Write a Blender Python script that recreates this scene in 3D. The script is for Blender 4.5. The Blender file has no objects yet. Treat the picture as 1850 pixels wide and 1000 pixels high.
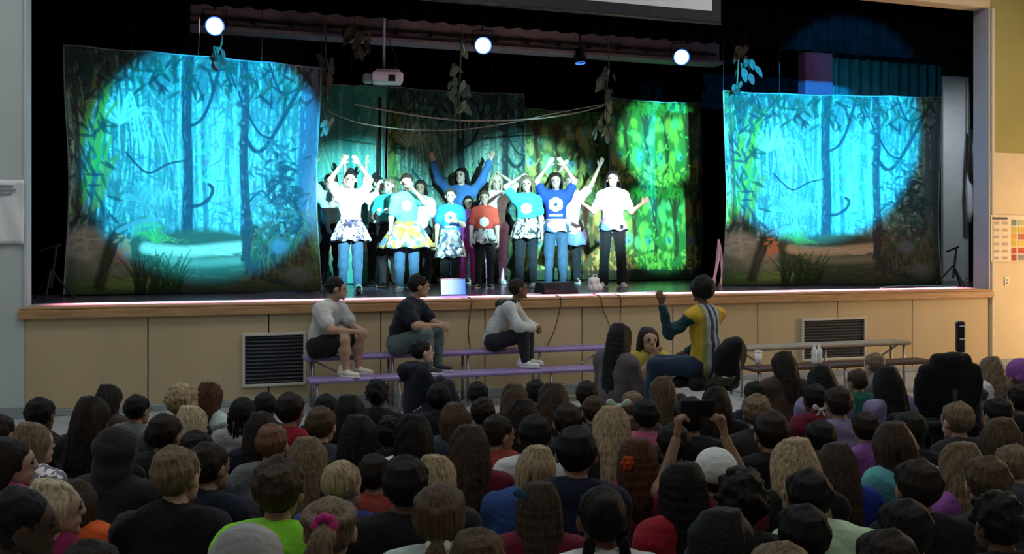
import bpy, math, random
import numpy as np
from mathutils import Matrix, Vector

# ------------------------------------------------------------------ camera, world, lights
scene = bpy.context.scene
COL = scene.collection
FPX, CX, HY, CAMZ, TH = 1700.0, 925.0, 441.0, 1.55, math.radians(18.4)
D = np.array([math.sin(TH), math.cos(TH), 0.0]); R_ = np.array([math.cos(TH), -math.sin(TH), 0.0])
cam_d = bpy.data.cameras.new('camera'); cam = bpy.data.objects.new('camera', cam_d); COL.objects.link(cam)
cam.location = (0, 0, CAMZ); cam.rotation_euler = (math.pi/2, 0, -TH)
cam_d.sensor_width = 36; cam_d.lens = FPX/1850*36; cam_d.shift_y = -(500-HY)/1850
cam_d.clip_start = .05; cam_d.clip_end = 100
scene.camera = cam
scene.view_settings.view_transform = 'Standard'; scene.view_settings.look = 'None'
scene.view_settings.exposure = 0.0; scene.view_settings.gamma = 1.0
try: scene.view_settings.use_curve_mapping = False
except Exception: pass
w = bpy.data.worlds.new('world'); scene.world = w; w.use_nodes = True
w.node_tree.nodes['Background'].inputs[0].default_value = (.5, .55, .6, 1)
w.node_tree.nodes['Background'].inputs[1].default_value = 0.0

def ray(px, py): return D + R_*((px-CX)/FPX) + np.array([0, 0, (HY-py)/FPX])
def onY(px, py, Y):
    r = ray(px, py); return np.array([0, 0, CAMZ]) + r*(Y/r[1])
def onZ(px, py, z):
    r = ray(px, py); return np.array([0, 0, CAMZ]) + r*((z-CAMZ)/r[2])
def at(px, py, dep): return np.array([0, 0, CAMZ]) + ray(px, py)*dep

STAGE_Z, STAGE_Y = 0.986, 9.36
XL, XR = -1.48, 9.45

def light(kind, name, loc, target, energy, color, size=.1, angle=None, blend=.3, size_y=None):
    l = bpy.data.lights.new(name, kind); l.energy = energy; l.color = color
    o = bpy.data.objects.new(name, l); COL.objects.link(o); o.location = loc
    dv = Vector(target)-Vector(loc); o.rotation_euler = dv.to_track_quat('-Z', 'Y').to_euler()
    if kind == 'SPOT': l.spot_size = angle; l.spot_blend = blend; l.shadow_soft_size = size
    if kind == 'AREA':
        l.size = size
        if size_y: l.shape = 'RECTANGLE'; l.size_y = size_y
    return o
# front-of-house stage spots on the bar over the audience (fixtures built below)
FOH = []
def foh(x, y, z, target, energy, color, rad, blend, size=.05):
    d = math.dist((x, y, z), target); ang = 2*math.atan(rad/d)
    FOH.append(((x, y, z), tuple(target)))
    dv = (np.array(target)-np.array((x, y, z)))/d
    return light('SPOT', 'spot_beam', tuple(np.array((x, y, z))+dv*.24), target, energy, color, size, ang, blend)
CY = (.0, .47, 1.0)
BZ = 3.55
foh(1.3, 4.6, BZ, onY(392, 285, 11.17), 8200, CY, 1.46, .25)
foh(6.4, 4.6, BZ, onY(1472, 235, 10.8), 11000, CY, 1.62, .22)
foh(2.2, 4.6, BZ, onY(690, 385, 11.9), 9500, (.36, .88, 1), 1.30, .6)
foh(3.6, 4.6, BZ, onY(990, 370, 11.9), 8500, (.40, .90, 1), 1.35, .6)
foh(4.4, 4.6, BZ, onY(1110, 385, 11.9), 4200, (.95, .93, 1), .8, .8)
foh(2.9, 4.6, BZ, onY(630, 380, 11.9), 4200, (1, .93, .90), .7, .9)
foh(4.7, 4.6, BZ, onY(1190, 255, 13.3), 7000, (.13, 1, .52), .80, .4)
foh(5.0, 4.6, BZ, onY(1190, 410, 13.3), 6000, (.13, 1, .55), .80, .4)
# magenta LED batten behind the valance washing the front edge of the stage
BATTEN = []
for x0, x1, e in ((-1.2, 1.7, 26), (1.8, 4.2, 44), (4.3, 7.4, 80), (7.5, 9.2, 22)):
    a = ((x0+x1)/2, 10.25, 4.3); BATTEN.append((x0, x1))
    l_ = light('AREA', 'batten_glow', a, (a[0], 9.66, STAGE_Z), e*1.25, (1, .33, .55), x1-x0, size_y=.05); l_.data.spread = math.radians(9)
    l_.rotation_euler = (-math.atan2(.60, 4.3-STAGE_Z), 0, 0)
# unseen spots added in the far wing to brighten the flat, drape and column
light('SPOT', 'flat_fill', (10.25, 9.92, 3.55), (10.86, 11.4, 2.5), 70, (.95, 1, 1), .08, 1.9, .8)
light('SPOT', 'drape_fill', (8.6, 10.75, 4.75), (10.9, 13.2, 4.35), 90, (.25, .75, 1), .05, 1.0, .8)
light('SPOT', 'column_fill', (8.2, 10.75, 4.75), (9.0, 12.8, 4.3), 30, (.9, .6, 1), .05, .6, .8)
# house lights, dimmed: unseen fill panels, front row added to brighten the stage wall
HOUSE = [(x, y, 15) for y in (1.2, 4.6) for x in (-2.2, 2.2, 6.6)]+[(x, 7.5, 26) for x in (-3.2, -.2, 2.8, 5.8, 8.8)]
for x, y, e in HOUSE:
    light('AREA', 'house_fill', (x, y, 5.08), (x, y, 0), e, (.95, .98, 1), 1.1, size_y=1.1)
# daylight through the doorway glass in the right-hand wall
light('AREA', 'door_daylight', (11.85, 7.4, 1.3), (8.0, 9.0, 1.1), 130, (1, .62, .30), 1.0, size_y=1.9)

# ------------------------------------------------------------------ helpers: materials
def nodes(m): m.use_nodes = True; return m.node_tree.nodes, m.node_tree.links
MATS = {}
def M(name, col, rough=.7, var=.15, scale=12, bump=.0, bscale=60, metal=0, spec=.3, stretch=None, emit=None, estr=0, sheen=0):
    if name in MATS: return MATS[name]
    m = bpy.data.materials.new(name); n, l = nodes(m); p = n['Principled BSDF']
    tc = n.new('ShaderNodeTexCoord'); src = tc.outputs['Object']
    if stretch:
        mp = n.new('ShaderNodeMapping'); mp.inputs['Scale'].default_value = stretch; l.new(src, mp.inputs[0]); src = mp.outputs[0]
    nz = n.new('ShaderNodeTexNoise'); nz.inputs['Scale'].default_value = scale; nz.inputs['Detail'].default_value = 4; l.new(src, nz.inputs['Vector'])
    rp = n.new('ShaderNodeValToRGB'); rp.color_ramp.elements[0].position = .3; rp.color_ramp.elements[1].position = .7
    c = np.array(col)
    rp.color_ramp.elements[0].color = (*np.clip(c*(1-var), 0, 1), 1); rp.color_ramp.elements[1].color = (*np.clip(c*(1+var), 0, 1), 1)
    l.new(nz.outputs['Fac'], rp.inputs[0]); l.new(rp.outputs[0], p.inputs['Base Color'])
    p.inputs['Roughness'].default_value = rough; p.inputs['Metallic'].default_value = metal
    p.inputs['Specular IOR Level'].default_value = spec
    if sheen: p.inputs['Sheen Weight'].default_value = sheen
    if bump:
        nb = n.new('ShaderNodeTexNoise'); nb.inputs['Scale'].default_value = bscale; l.new(src, nb.inputs['Vector'])
        b = n.new('ShaderNodeBump'); b.inputs['Strength'].default_value = bump; b.inputs['Distance'].default_value = .02
        l.new(nb.outputs['Fac'], b.inputs['Height']); l.new(b.outputs[0], p.inputs['Normal'])
    if emit is not None:
        p.inputs['Emission Color'].default_value = (*emit, 1); p.inputs['Emission Strength'].default_value = estr
    MATS[name] = m; return m
def cloth(name, col): return M('cloth_'+name, col, .85, .12, 9, .35, 38, spec=.15, sheen=.1)
def hairm(name, col): return M('hair_'+name, col, .55, .55, 7, .5, 22, spec=.2, stretch=(13, 13, .9))
def skinm(name, col): return M('skin_'+name, col, .55, .06, 14, .03, 90, spec=.35)
def pattern(name, cols, scale, base=None, stretch=None, smooth=False):
    if name in MATS: return MATS[name]
    m = bpy.data.materials.new(name); n, l = nodes(m); p = n['Principled BSDF']
    tc = n.new('ShaderNodeTexCoord'); mp = n.new('ShaderNodeMapping'); l.new(tc.outputs['Object'], mp.inputs[0])
    if stretch: mp.inputs['Scale'].default_value = stretch
    nz = n.new('ShaderNodeTexNoise'); nz.inputs['Scale'].default_value = scale*.6; l.new(mp.outputs[0], nz.inputs['Vector'])
    mx = n.new('ShaderNodeMix'); mx.data_type = 'VECTOR'; mx.inputs[0].default_value = .12
    l.new(mp.outputs[0], mx.inputs[4]); l.new(nz.outputs['Color'], mx.inputs[5])
    v = n.new('ShaderNodeTexVoronoi'); v.inputs['Scale'].default_value = scale; l.new(mx.outputs[1], v.inputs['Vector'])
    sp = n.new('ShaderNodeSeparateColor'); l.new(v.outputs['Color'], sp.inputs[0])
    rp = n.new('ShaderNodeValToRGB'); rp.color_ramp.interpolation = 'CONSTANT'
    for i, c in enumerate(cols):
        e = rp.color_ramp.elements[0] if i == 0 else rp.color_ramp.elements.new(i/len(cols))
        e.position = i/len(cols); e.color = (*c, 1)
    rp.color_ramp.elements[-1].position = min(rp.color_ramp.elements[-1].position, (len(cols)-1)/len(cols)+.001)
    l.new(sp.outputs[0], rp.inputs[0]); l.new(rp.outputs[0], p.inputs['Base Color']); p.inputs['Roughness'].default_value = .85
    MATS[name] = m; return m
def stripes(name, cols, x0, x1, outside):
    """vertical stripes across local x between x0 and x1"""
    if name in MATS: return MATS[name]
    m = bpy.data.materials.new(name); n, l = nodes(m); p = n['Principled BSDF']
    tc = n.new('ShaderNodeTexCoord'); s = n.new('ShaderNodeSeparateXYZ'); l.new(tc.outputs['Object'], s.inputs[0])
    mr = n.new('ShaderNodeMapRange'); mr.inputs[1].default_value = x0; mr.inputs[2].default_value = x1; l.new(s.outputs[0], mr.inputs[0])
    rp = n.new('ShaderNodeValToRGB'); rp.color_ramp.interpolation = 'CONSTANT'
    seq = [outside]+list(cols)+[outside]
    for i, c in enumerate(seq):
        e = rp.color_ramp.elements[0] if i == 0 else (rp.color_ramp.elements[1] if i == 1 else rp.color_ramp.elements.new(.99))
        e.position = 0 if i == 0 else .04+.92*(i-1)/(len(seq)-2); e.color = (*c, 1)
    l.new(mr.outputs[0], rp.inputs[0]); l.new(rp.outputs[0], p.inputs['Base Color']); p.inputs['Roughness'].default_value = .85
    MATS[name] = m; return m
def tee_print(name, base, col, cz=1.03, r=.075, bar=True, wob=.005, dot=None):
    """printed emblem (scalloped disc + bar) on the chest of a shirt, in the shirt's own coordinates"""
    if name in MATS: return MATS[name]
    m = bpy.data.materials.new(name); n, l = nodes(m); p = n['Principled BSDF']
    tc = n.new('ShaderNodeTexCoord'); s = n.new('ShaderNodeSeparateXYZ'); l.new(tc.outputs['Object'], s.inputs[0])
    def mth(op, a, b=None):
        q = n.new('ShaderNodeMath'); q.operation = op
        for i, v in enumerate((a, b)):
            if v is None: continue
            if isinstance(v, (int, float)): q.inputs[i].default_value = v
            else: l.new(v, q.inputs[i])
        return q.outputs[0]
    x, y, z = s.outputs; dz = mth('SUBTRACT', z, cz)
    rad = mth('SQRT', mth('ADD', mth('MULTIPLY', x, x), mth('MULTIPLY', dz, dz)))
    ang = mth('ARCTAN2', dz, x); scal = mth('MULTIPLY', mth('COSINE', mth('MULTIPLY', ang, 6.0)), wob*.6)
    mask = mth('LESS_THAN', mth('ADD', rad, scal), r)
    if dot:
        mask = mth('MULTIPLY', mask, mth('GREATER_THAN', rad, dot))
    if bar:
        bz = mth('LESS_THAN', mth('ABSOLUTE', mth('SUBTRACT', z, cz-r-.045)), .014)
        bx = mth('LESS_THAN', mth('ABSOLUTE', x), r*.95); mask = mth('MAXIMUM', mask, mth('MULTIPLY', bz, bx))
    mask = mth('MULTIPLY', mask, mth('GREATER_THAN', y, 0.02))
    mx = n.new('ShaderNodeMix'); mx.data_type = 'RGBA'; l.new(mask, mx.inputs[0])
    mx.inputs[6].default_value = (*base, 1); mx.inputs[7].default_value = (*col, 1)
    l.new(mx.outputs[2], p.inputs['Base Color']); p.inputs['Roughness'].default_value = .85
    MATS[name] = m; return m
def vcol(name, rough=.8):
    if name in MATS: return MATS[name]
    m = bpy.data.materials.new(name); n, l = nodes(m); p = n['Principled BSDF']
    a = n.new('ShaderNodeVertexColor'); a.layer_name = 'print'; l.new(a.outputs[0], p.inputs['Base Color'])
    p.inputs['Roughness'].default_value = rough; p.inputs['Specular IOR Level'].default_value = .15
    nb = n.new('ShaderNodeTexNoise'); nb.inputs['Scale'].default_value = 3; b = n.new('ShaderNodeBump'); b.inputs['Strength'].default_value = .15
    tc = n.new('ShaderNodeTexCoord'); l.new(tc.outputs['Object'], nb.inputs['Vector']); l.new(nb.outputs['Fac'], b.inputs['Height']); l.new(b.outputs[0], p.inputs['Normal'])
    MATS[name] = m; return m

# ------------------------------------------------------------------ helpers: meshes
def mk(name, V, F, midx=None, smooth=True, sharp=None):
    """V (n,3); F list of index arrays (quads array or list of polygons)"""
    me = bpy.data.meshes.new(name); V = np.asarray(V, np.float32)
    if isinstance(F, np.ndarray):
        nF, k = F.shape; me.vertices.add(len(V)); me.vertices.foreach_set('co', V.ravel())
        me.loops.add(nF*k); me.loops.foreach_set('vertex_index', F.astype(np.int32).ravel())
        me.polygons.add(nF); me.polygons.foreach_set('loop_start', np.arange(0, nF*k, k, dtype=np.int32))
        me.polygons.foreach_set('loop_total', np.full(nF, k, np.int32))
    else:
        me.from_pydata([tuple(map(float, v)) for v in V], [], [tuple(int(i) for i in f) for f in F])
    if midx is not None: me.polygons.foreach_set('material_index', np.asarray(midx, np.int32))
    me.polygons.foreach_set('use_smooth', np.full(len(me.polygons), bool(smooth)))
    me.update(calc_edges=True); me.validate(); return me
def obj(name, me, mats, parent=None, loc=None, rot=None, mat4=None):
    o = bpy.data.objects.new(name, me); COL.objects.link(o)
    if not isinstance(mats, (list, tuple)): mats = [mats]
    while len(me.materials) < len(mats): me.materials.append(mats[len(me.materials)])
    for i, m in enumerate(mats):
        if me.materials[i] != m: o.material_slots[i].link = 'OBJECT'; o.material_slots[i].material = m
    if parent: o.parent = parent
    if mat4 is not None: o.matrix_local = mat4
    if loc is not None: o.location = loc
    if rot is not None: o.rotation_euler = rot
    return o
def tag(o, label=None, cat=None, group=None, kind=None):
    if label: o['label'] = label
    if cat: o['category'] = cat
    if group: o['group'] = group
    if kind: o['kind'] = kind
    return o
def empty(name, loc=(0, 0, 0), rz=0, label=None, cat=None, group=None, scale=1):
    o = bpy.data.objects.new(name, None); COL.objects.link(o); o.location = loc; o.rotation_euler = (0, 0, rz)
    o.scale = (scale,)*3; o.empty_display_size = .1
    return tag(o, label, cat, group)
class MB:
    def __init__(s): s.V = []; s.F = []; s.m = []
    def add(s, V, F, m=0):
        o = len(s.V); s.V += [tuple(map(float, v)) for v in V]; s.F += [tuple(i+o for i in f) for f in F]; s.m += [m]*len(F); return s
    def box(s, c, d, rot=None, bev=0, m=0):
        x, y, z = (np.array(d)/2); b = min(bev, .45*min(d))
        if b <= 0:
            V = [(sx*x, sy*y, sz*z) for sx in (-1, 1) for sy in (-1, 1) for sz in (-1, 1)]
            F = [(0, 1, 3, 2), (4, 6, 7, 5), (0, 4, 5, 1), (2, 3, 7, 6), (0, 2, 6, 4), (1, 5, 7, 3)]
        else:
            V = []; idx = {}
            for sx in (-1, 1):
                for sy in (-1, 1):
                    for sz in (-1, 1):
                        for a in range(3):
                            p = [sx*(x-b), sy*(y-b), sz*(z-b)]; p[a] = (sx*x, sy*y, sz*z)[a]
                            idx[(sx, sy, sz, a)] = len(V); V.append(p)
            F = []
            for a in range(3):
                u, v = (a+1) % 3, (a+2) % 3
                for sg in (-1, 1):
                    q = []
                    for su, sv in ((-1, -1), (1, -1), (1, 1), (-1, 1)):
                        t = [0, 0, 0]; t[a] = sg; t[u] = su; t[v] = sv; q.append(idx[(*t, a)])
                    F.append(tuple(q if sg > 0 else q[::-1]))
            for a in range(3):
                u, v = (a+1) % 3, (a+2) % 3
                for su in (-1, 1):
                    for sv in (-1, 1):
                        q = []
                        for (sa, w_) in ((-1, u), (1, u), (1, v), (-1, v)):
                            t = [0, 0, 0]; t[a] = sa; t[u] = su; t[v] = sv; q.append(idx[(*t, w_)])
                        F.append(tuple(q if su*sv < 0 else q[::-1]))
            for sx in (-1, 1):
                for sy in (-1, 1):
                    for sz in (-1, 1):
                        q = [idx[(sx, sy, sz, a)] for a in range(3)]; F.append(tuple(q if sx*sy*sz > 0 else q[::-1]))
        V = np.array(V)
        if rot is not None: V = V@np.array(rot).T
        return s.add(V+np.array(c), F, m)
    def tube(s, pts, r, n=8, m=0, caps=True):
        pts = [np.array(p, float) for p in pts]; rs = r if hasattr(r, '__len__') else [r]*len(pts)
        V = []; F = []; up = None
        for i, p in enumerate(pts):
            t = pts[min(i+1, len(pts)-1)]-pts[max(i-1, 0)]; t = t/(np.linalg.norm(t)+1e-9)
            if up is None or abs(np.dot(up, t)) > .95: up = np.array([0, 0, 1.]) if abs(t[2]) < .9 else np.array([1., 0, 0])
            a = np.cross(t, up); a /= np.linalg.norm(a)+1e-9; b = np.cross(a, t); up = b
            for k in range(n):
                an = 2*math.pi*k/n; V.append(p+rs[i]*(a*math.cos(an)+b*math.sin(an)))
        for i in range(len(pts)-1):
            for k in range(n):
                k2 = (k+1) % n; F.append((i*n+k, i*n+k2, (i+1)*n+k2, (i+1)*n+k))
        if caps: F.append(tuple(range(n))[::-1]); F.append(tuple((len(pts)-1)*n+k for k in range(n)))
        return s.add(V, F, m)
    def lathe(s, prof, n=24, m=0, c=(0, 0, 0), rot=None, caps=True):
        V = []; F = []
        for (r, z) in prof:
            for k in range(n): V.append((r*math.cos(2*math.pi*k/n), r*math.sin(2*math.pi*k/n), z))
        for i in range(len(prof)-1):
            for k in range(n):
                k2 = (k+1) % n; F.append((i*n+k, i*n+k2, (i+1)*n+k2, (i+1)*n+k))
        if caps and prof[0][0] > 1e-4: F.append(tuple(range(n))[::-1])
        if caps and prof[-1][0] > 1e-4: F.append(tuple((len(prof)-1)*n+k for k in range(n)))
        V = np.array(V)
        if rot is not None: V = V@np.array(rot).T
        return s.add(V+np.array(c), F, m)
    def sphere(s, c, r, n=12, m=0, sc=(1, 1, 1)):
        pr = [(max(1e-5, r*math.sin(math.pi*i/n)), -r*math.cos(math.pi*i/n)) for i in range(n+1)]
        V = []; F = []; o = []
        for (a, z) in pr:
            for k in range(n+4): V.append((a*math.cos(2*math.pi*k/(n+4))*sc[0]+c[0], a*math.sin(2*math.pi*k/(n+4))*sc[1]+c[1], z*sc[2]+c[2]))
        q = n+4
        for i in range(n):
            for k in range(q): F.append((i*q+k, i*q+(k+1) % q, (i+1)*q+(k+1) % q, (i+1)*q+k))
        return s.add(V, F, m)
    def mesh(s, name, smooth=False): return mk(name, np.array(s.V), s.F, s.m, smooth)
    def build(s, name, mats, parent=None, smooth=False, **kw): return obj(name, s.mesh(name, smooth), mats, parent, **kw)
def struct(o): o['kind'] = 'structure'; return o

# ---- signed-distance modelling
EDG = [((0, 0, 0), (1, 0, 0)), ((0, 1, 0), (1, 1, 0)), ((0, 0, 1), (1, 0, 1)), ((0, 1, 1), (1, 1, 1)),
       ((0, 0, 0), (0, 1, 0)), ((1, 0, 0), (1, 1, 0)), ((0, 0, 1), (0, 1, 1)), ((1, 0, 1), (1, 1, 1)),
       ((0, 0, 0), (0, 0, 1)), ((1, 0, 0), (1, 0, 1)), ((0, 1, 0), (0, 1, 1)), ((1, 1, 0), (1, 1, 1))]
def snets(F, o, h):
    S = F < 0; cs = [S[i:S.shape[0]-1+i, j:S.shape[1]-1+j, k:S.shape[2]-1+k] for i in (0, 1) for j in (0, 1) for k in (0, 1)]
    cnt = sum(c.astype(np.int8) for c in cs); mixed = (cnt > 0) & (cnt < 8)
    idx = np.argwhere(mixed); vid = np.full(mixed.shape, -1, np.int64); vid[mixed] = np.arange(len(idx))
    acc = np.zeros((len(idx), 3)); n = np.zeros(len(idx))
    for a, b in EDG:
        a = np.array(a); b = np.array(b); ia = idx+a; ib = idx+b
        fa = F[ia[:, 0], ia[:, 1], ia[:, 2]]; fb = F[ib[:, 0], ib[:, 1], ib[:, 2]]; cr = (fa < 0) != (fb < 0)
        t = np.where(cr, fa/np.where(cr, fa-fb, 1), 0); acc[cr] += (a+t[:, None]*(b-a))[cr]; n += cr
    V = np.array(o)+h*(idx+acc/np.maximum(n, 1)[:, None])
    Q = []
    for ax in range(3):
        u, v = (ax+1) % 3, (ax+2) % 3
        sl0 = [slice(None)]*3; sl1 = [slice(None)]*3; sl0[ax] = slice(0, -1); sl1[ax] = slice(1, None)
        s0 = S[tuple(sl0)]; s1 = S[tuple(sl1)]; e = np.argwhere(s0 != s1)
        ok = (e[:, u] > 0) & (e[:, v] > 0) & (e[:, u] < vid.shape[u]) & (e[:, v] < vid.shape[v]); e = e[ok]
        if not len(e): continue
        q = []
        for du, dv in ((-1, -1), (0, -1), (0, 0), (-1, 0)):
            c = e.copy(); c[:, u] += du; c[:, v] += dv; q.append(vid[c[:, 0], c[:, 1], c[:, 2]])
        q = np.stack(q, 1); inside = s0[e[:, 0], e[:, 1], e[:, 2]]; q[~inside] = q[~inside][:, ::-1]; Q.append(q)
    Q = np.concatenate(Q); return V, Q[(Q >= 0).all(1)]
def cap(a, b, ra, rb=None, flat=None, op='u'): return ('c', np.array(a, float), np.array(b, float), ra, ra if rb is None else rb, flat, op)
def ell(c, r, op='u'): return ('e', np.array(c, float), np.array(r, float), op)
def sdf(prims, h, k=.02):
    lo = np.full(3, 1e9); hi = -lo
    for p in prims:
        if p[-1] != 'u': continue
        if p[0] == 'c':
            for q, r in ((p[1], p[3]), (p[2], p[4])): lo = np.minimum(lo, q-r); hi = np.maximum(hi, q+r)
        else: lo = np.minimum(lo, p[1]-p[2]); hi = np.maximum(hi, p[1]+p[2])
    lo -= 2.5*h; hi += 2.5*h; n = np.ceil((hi-lo)/h).astype(int)+1; F = np.full(n, .5)
    ax = [lo[i]+h*np.arange(n[i]) for i in range(3)]
    for p in prims:
        if p[0] == 'c':
            rm = max(p[3], p[4]); l0 = np.minimum(p[1], p[2])-rm; h0 = np.maximum(p[1], p[2])+rm
        else: l0 = p[1]-p[2]; h0 = p[1]+p[2]
        i0 = np.maximum(0, np.floor((l0-k-2*h-lo)/h).astype(int)); i1 = np.minimum(n, np.ceil((h0+k+2*h-lo)/h).astype(int)+1)
        if (i1 <= i0).any(): continue
        sl = tuple(slice(i0[i], i1[i]) for i in range(3))
        X, Y, Z = np.meshgrid(ax[0][sl[0]], ax[1][sl[1]], ax[2][sl[2]], indexing='ij', sparse=True)
        if p[0] == 'c':
            _, a, b, ra, rb, fl, op = p; ba = b-a; L = ba@ba+1e-12
            px, py, pz = X-a[0], Y-a[1], Z-a[2]
            t = np.clip((px*ba[0]+py*ba[1]+pz*ba[2])/L, 0, 1)
            dx, dy, dz = px-t*ba[0], py-t*ba[1], pz-t*ba[2]
            d2 = dx*dx+dy*dy+dz*dz; sc = 1
            if fl is not None:
                axv, f = fl; dn = dx*axv[0]+dy*axv[1]+dz*axv[2]; d2 = d2+dn*dn*(1/f**2-1); sc = .85
            d = (np.sqrt(d2)-(ra+t*(rb-ra)))*sc
        else:
            _, c, r, op = p; x, y, z = (X-c[0]), (Y-c[1]), (Z-c[2])
            k0 = np.sqrt((x/r[0])**2+(y/r[1])**2+(z/r[2])**2); k1 = np.sqrt((x/r[0]**2)**2+(y/r[1]**2)**2+(z/r[2]**2)**2)+1e-9
            d = k0*(k0-1)/k1
        G = F[sl]
        if op == 'u':
            if k > 0:
                hh = np.clip(.5+.5*(G-d)/k, 0, 1); F[sl] = G*(1-hh)+d*hh-k*hh*(1-hh)
            else: F[sl] = np.minimum(G, d)
        else: F[sl] = np.maximum(G, -d)
    return snets(F, lo, h)
def smooth(V, F, it=2, f=.5):
    for _ in range(it):
        acc = np.zeros_like(V); n = np.zeros(len(V))
        for a, b in ((0, 1), (1, 2), (2, 3), (3, 0)):
            np.add.at(acc, F[:, a], V[F[:, b]]); np.add.at(acc, F[:, b], V[F[:, a]]); np.add.at(n, F[:, a], 1); np.add.at(n, F[:, b], 1)
        V = V*(1-f)+f*acc/np.maximum(n, 1)[:, None]
    return V
def folds(V, amp, sc, seed):
    r = np.random.RandomState(seed); out = np.zeros_like(V)
    for i in range(5):
        d = r.normal(size=3)*sc*(1+i*.5); ph = r.rand()*6.28; out += np.outer(np.sin(V@d+ph), r.normal(size=3))*amp/(1+i*.4)
    return V+out
def rotm(yaw=0, pitch=0, roll=0):
    return np.array((Matrix.Rotation(yaw, 3, 'Z')@Matrix.Rotation(pitch, 3, 'X')@Matrix.Rotation(roll, 3, 'Y')))

# ------------------------------------------------------------------ palette
wood = M('wood_trim', (.42, .24, .11), .45, .2, 4, .1, 30, stretch=(1, 8, 8))
ply = M('plywood_panel', (.50, .39, .235), .55, .07, 1.5, .04, 40, stretch=(1, 1, .3))
greyp = M('grey_paint', (.50, .55, .55), .6, .05, 2, .03, 60)
floorm = M('vinyl_floor', (.33, .37, .38), .35, .1, 3, .02, 20)
beige = M('beige_wall', (.66, .54, .36), .7, .05, 2, .05, 80)
olive = M('olive_wall', (.34, .31, .11), .75, .06, 2, .1, 80)
ceilm = M('ceiling_tile', (.55, .55, .5), .9, .08, 5, .1, 40)
black = M('black_curtain', (.0014, .0014, .0018), 1.0, .3, 6, .1, 30, spec=.0)
blackw = M('black_wall', (.006, .006, .008), .9, .2, 3)
stagef = M('stage_floor', (.10, .07, .10), .22, .2, 4, .02, 40, stretch=(1, 6, 1))
blackp = M('black_plastic', (.012, .012, .014), .4, .2, 20, .05, 80)
greyme = M('grey_metal', (.35, .35, .37), .35, .1, 20, metal=.8)
whitep = M('white_plastic', (.75, .75, .76), .4, .05, 10)
beamm = M('beam_paint', (.30, .25, .32), .6, .15, 6, .05, 30)
ropem = M('rope', (.45, .43, .36), .8, .3, 40, .5, 120)

# ------------------------------------------------------------------ the setting
B = lambda: MB()
X0, X1, Y0, CE = -5.5, 12.0, -3.5, 5.2
struct(B().box(((X0+X1)/2, (Y0+9.4)/2, -.05), (X1-X0, 9.4-Y0+.2, .1)).build('floor', floorm))
struct(B().box(((X0+X1)/2, (Y0+9.36)/2, CE+.05), (X1-X0, 9.36-Y0, .1)).build('ceiling', ceilm))
struct(B().box((X0-.05, (Y0+9.36)/2, CE/2), (.1, 9.36-Y0, CE)).build('wall_left', greyp))
wr = struct(B().box((X1+.05, (Y0+6.7)/2, CE/2), (.1, 6.7-Y0, CE)).box((X1+.05, (8.1+9.36)/2, CE/2), (.1, 1.26, CE)).box((X1+.05, 7.4, (2.3+CE)/2), (.1, 1.4, CE-2.3)).build('wall_right', beige))
dg = struct(B().box((X1+.05, 7.4, 1.15), (.03, 1.4, 2.3)).build('door_1', M('door_glass', (.8, .8, .75), .2, .02, emit=(1, .65, .35), estr=1.2)))
fr = B()
for yy in (6.73, 7.4, 8.07): fr.box((X1+.02, yy, 1.15), (.08, .06, 2.3), bev=.01)
for zz in (.05, 1.0, 2.27): fr.box((X1+.02, 7.4, zz), (.08, 1.4, .06), bev=.01)
fr.build('door_frame', greyme, dg)
struct(B().box(((X0+X1)/2, Y0-.05, CE/2), (X1-X0, .1, CE)).build('wall_back', beige))
# front wall around the stage opening
struct(B().box(((X0+XL)/2, 9.46, CE/2), (XL-X0, .2, CE)).build('wall_front_left', greyp))
struct(B().box(((XR+.02+X1)/2, 9.46, 2.71/2), (X1-XR-.02, .2, 2.71)).build('wall_front_right', beige))
struct(B().box(((XR+.02+X1)/2, 9.455, (2.71+CE)/2), (X1-XR-.02, .19, CE-2.71)).build('wall_front_upper', olive))
struct(B().box(((XL+XR)/2, 9.46, (4.53+CE)/2), (XR-XL+.04, .2, CE-4.53)).build('wall_front_header', beige))
jamb = M('jamb_paint', (.40, .38, .42), .6, .05, 2)
struct(B().box((XR-.005, 9.47, (STAGE_Z+4.53)/2), (.03, .25, 4.53-STAGE_Z), bev=.004).build('trim_1', jamb))
struct(B().box((XL+.005, 9.47, (STAGE_Z+4.53)/2), (.03, .25, 4.53-STAGE_Z), bev=.004).build('trim_2', greyp))
struct(B().box((XR+.06, 9.352, (.06+4.53)/2), (.05, .02, 4.47), bev=.004).build('trim_3', M('cream_paint', (.62, .55, .42), .6, .05)))
struct(B().box(((X0+XL)/2, 9.35, .05), (XL-X0, .02, .10), bev=.004).build('baseboard_left', M('grey_vinyl_base', (.28, .31, .32), .5, .1)))
struct(B().box(((XR+.02+X1)/2, 9.35, .05), (X1-XR-.02, .02, .10), bev=.004).build('baseboard_right', M('grey_vinyl_base', (.28, .31, .32), .5, .1)))
# stage
SX0, SX1, SY1 = -4.5, 13.0, 14.3
st = struct(empty('stage', (0, 0, 0)))
B().box(((XL+XR)/2, (9.40+SY1)/2, STAGE_Z-.05), (XR-XL, SY1-9.40, .1)).box(((SX0+XL)/2, (9.58+SY1)/2, STAGE_Z-.05), (XL-SX0, SY1-9.58, .1)).box(((XR+SX1)/2, (9.58+SY1)/2, STAGE_Z-.05), (SX1-XR, SY1-9.58, .1)).build('stage_floor', stagef, st)
B().box(((XL+XR)/2, 9.375, STAGE_Z-.012), (XR-XL+.06, .11, .026), bev=.008).box(((XL+XR)/2, 9.355, STAGE_Z-.066), (XR-XL+.10, .07, .082), bev=.006).build('stage_nosing', wood, st)
B().box(((XL+XR)/2, 9.60, STAGE_Z+.002), (XR-XL-.02, .34, .012), bev=.003).build('edge_board', M('maple_edge', (.55, .42, .36), .3, .12, 5, stretch=(1, 8, 8)), st)
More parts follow.
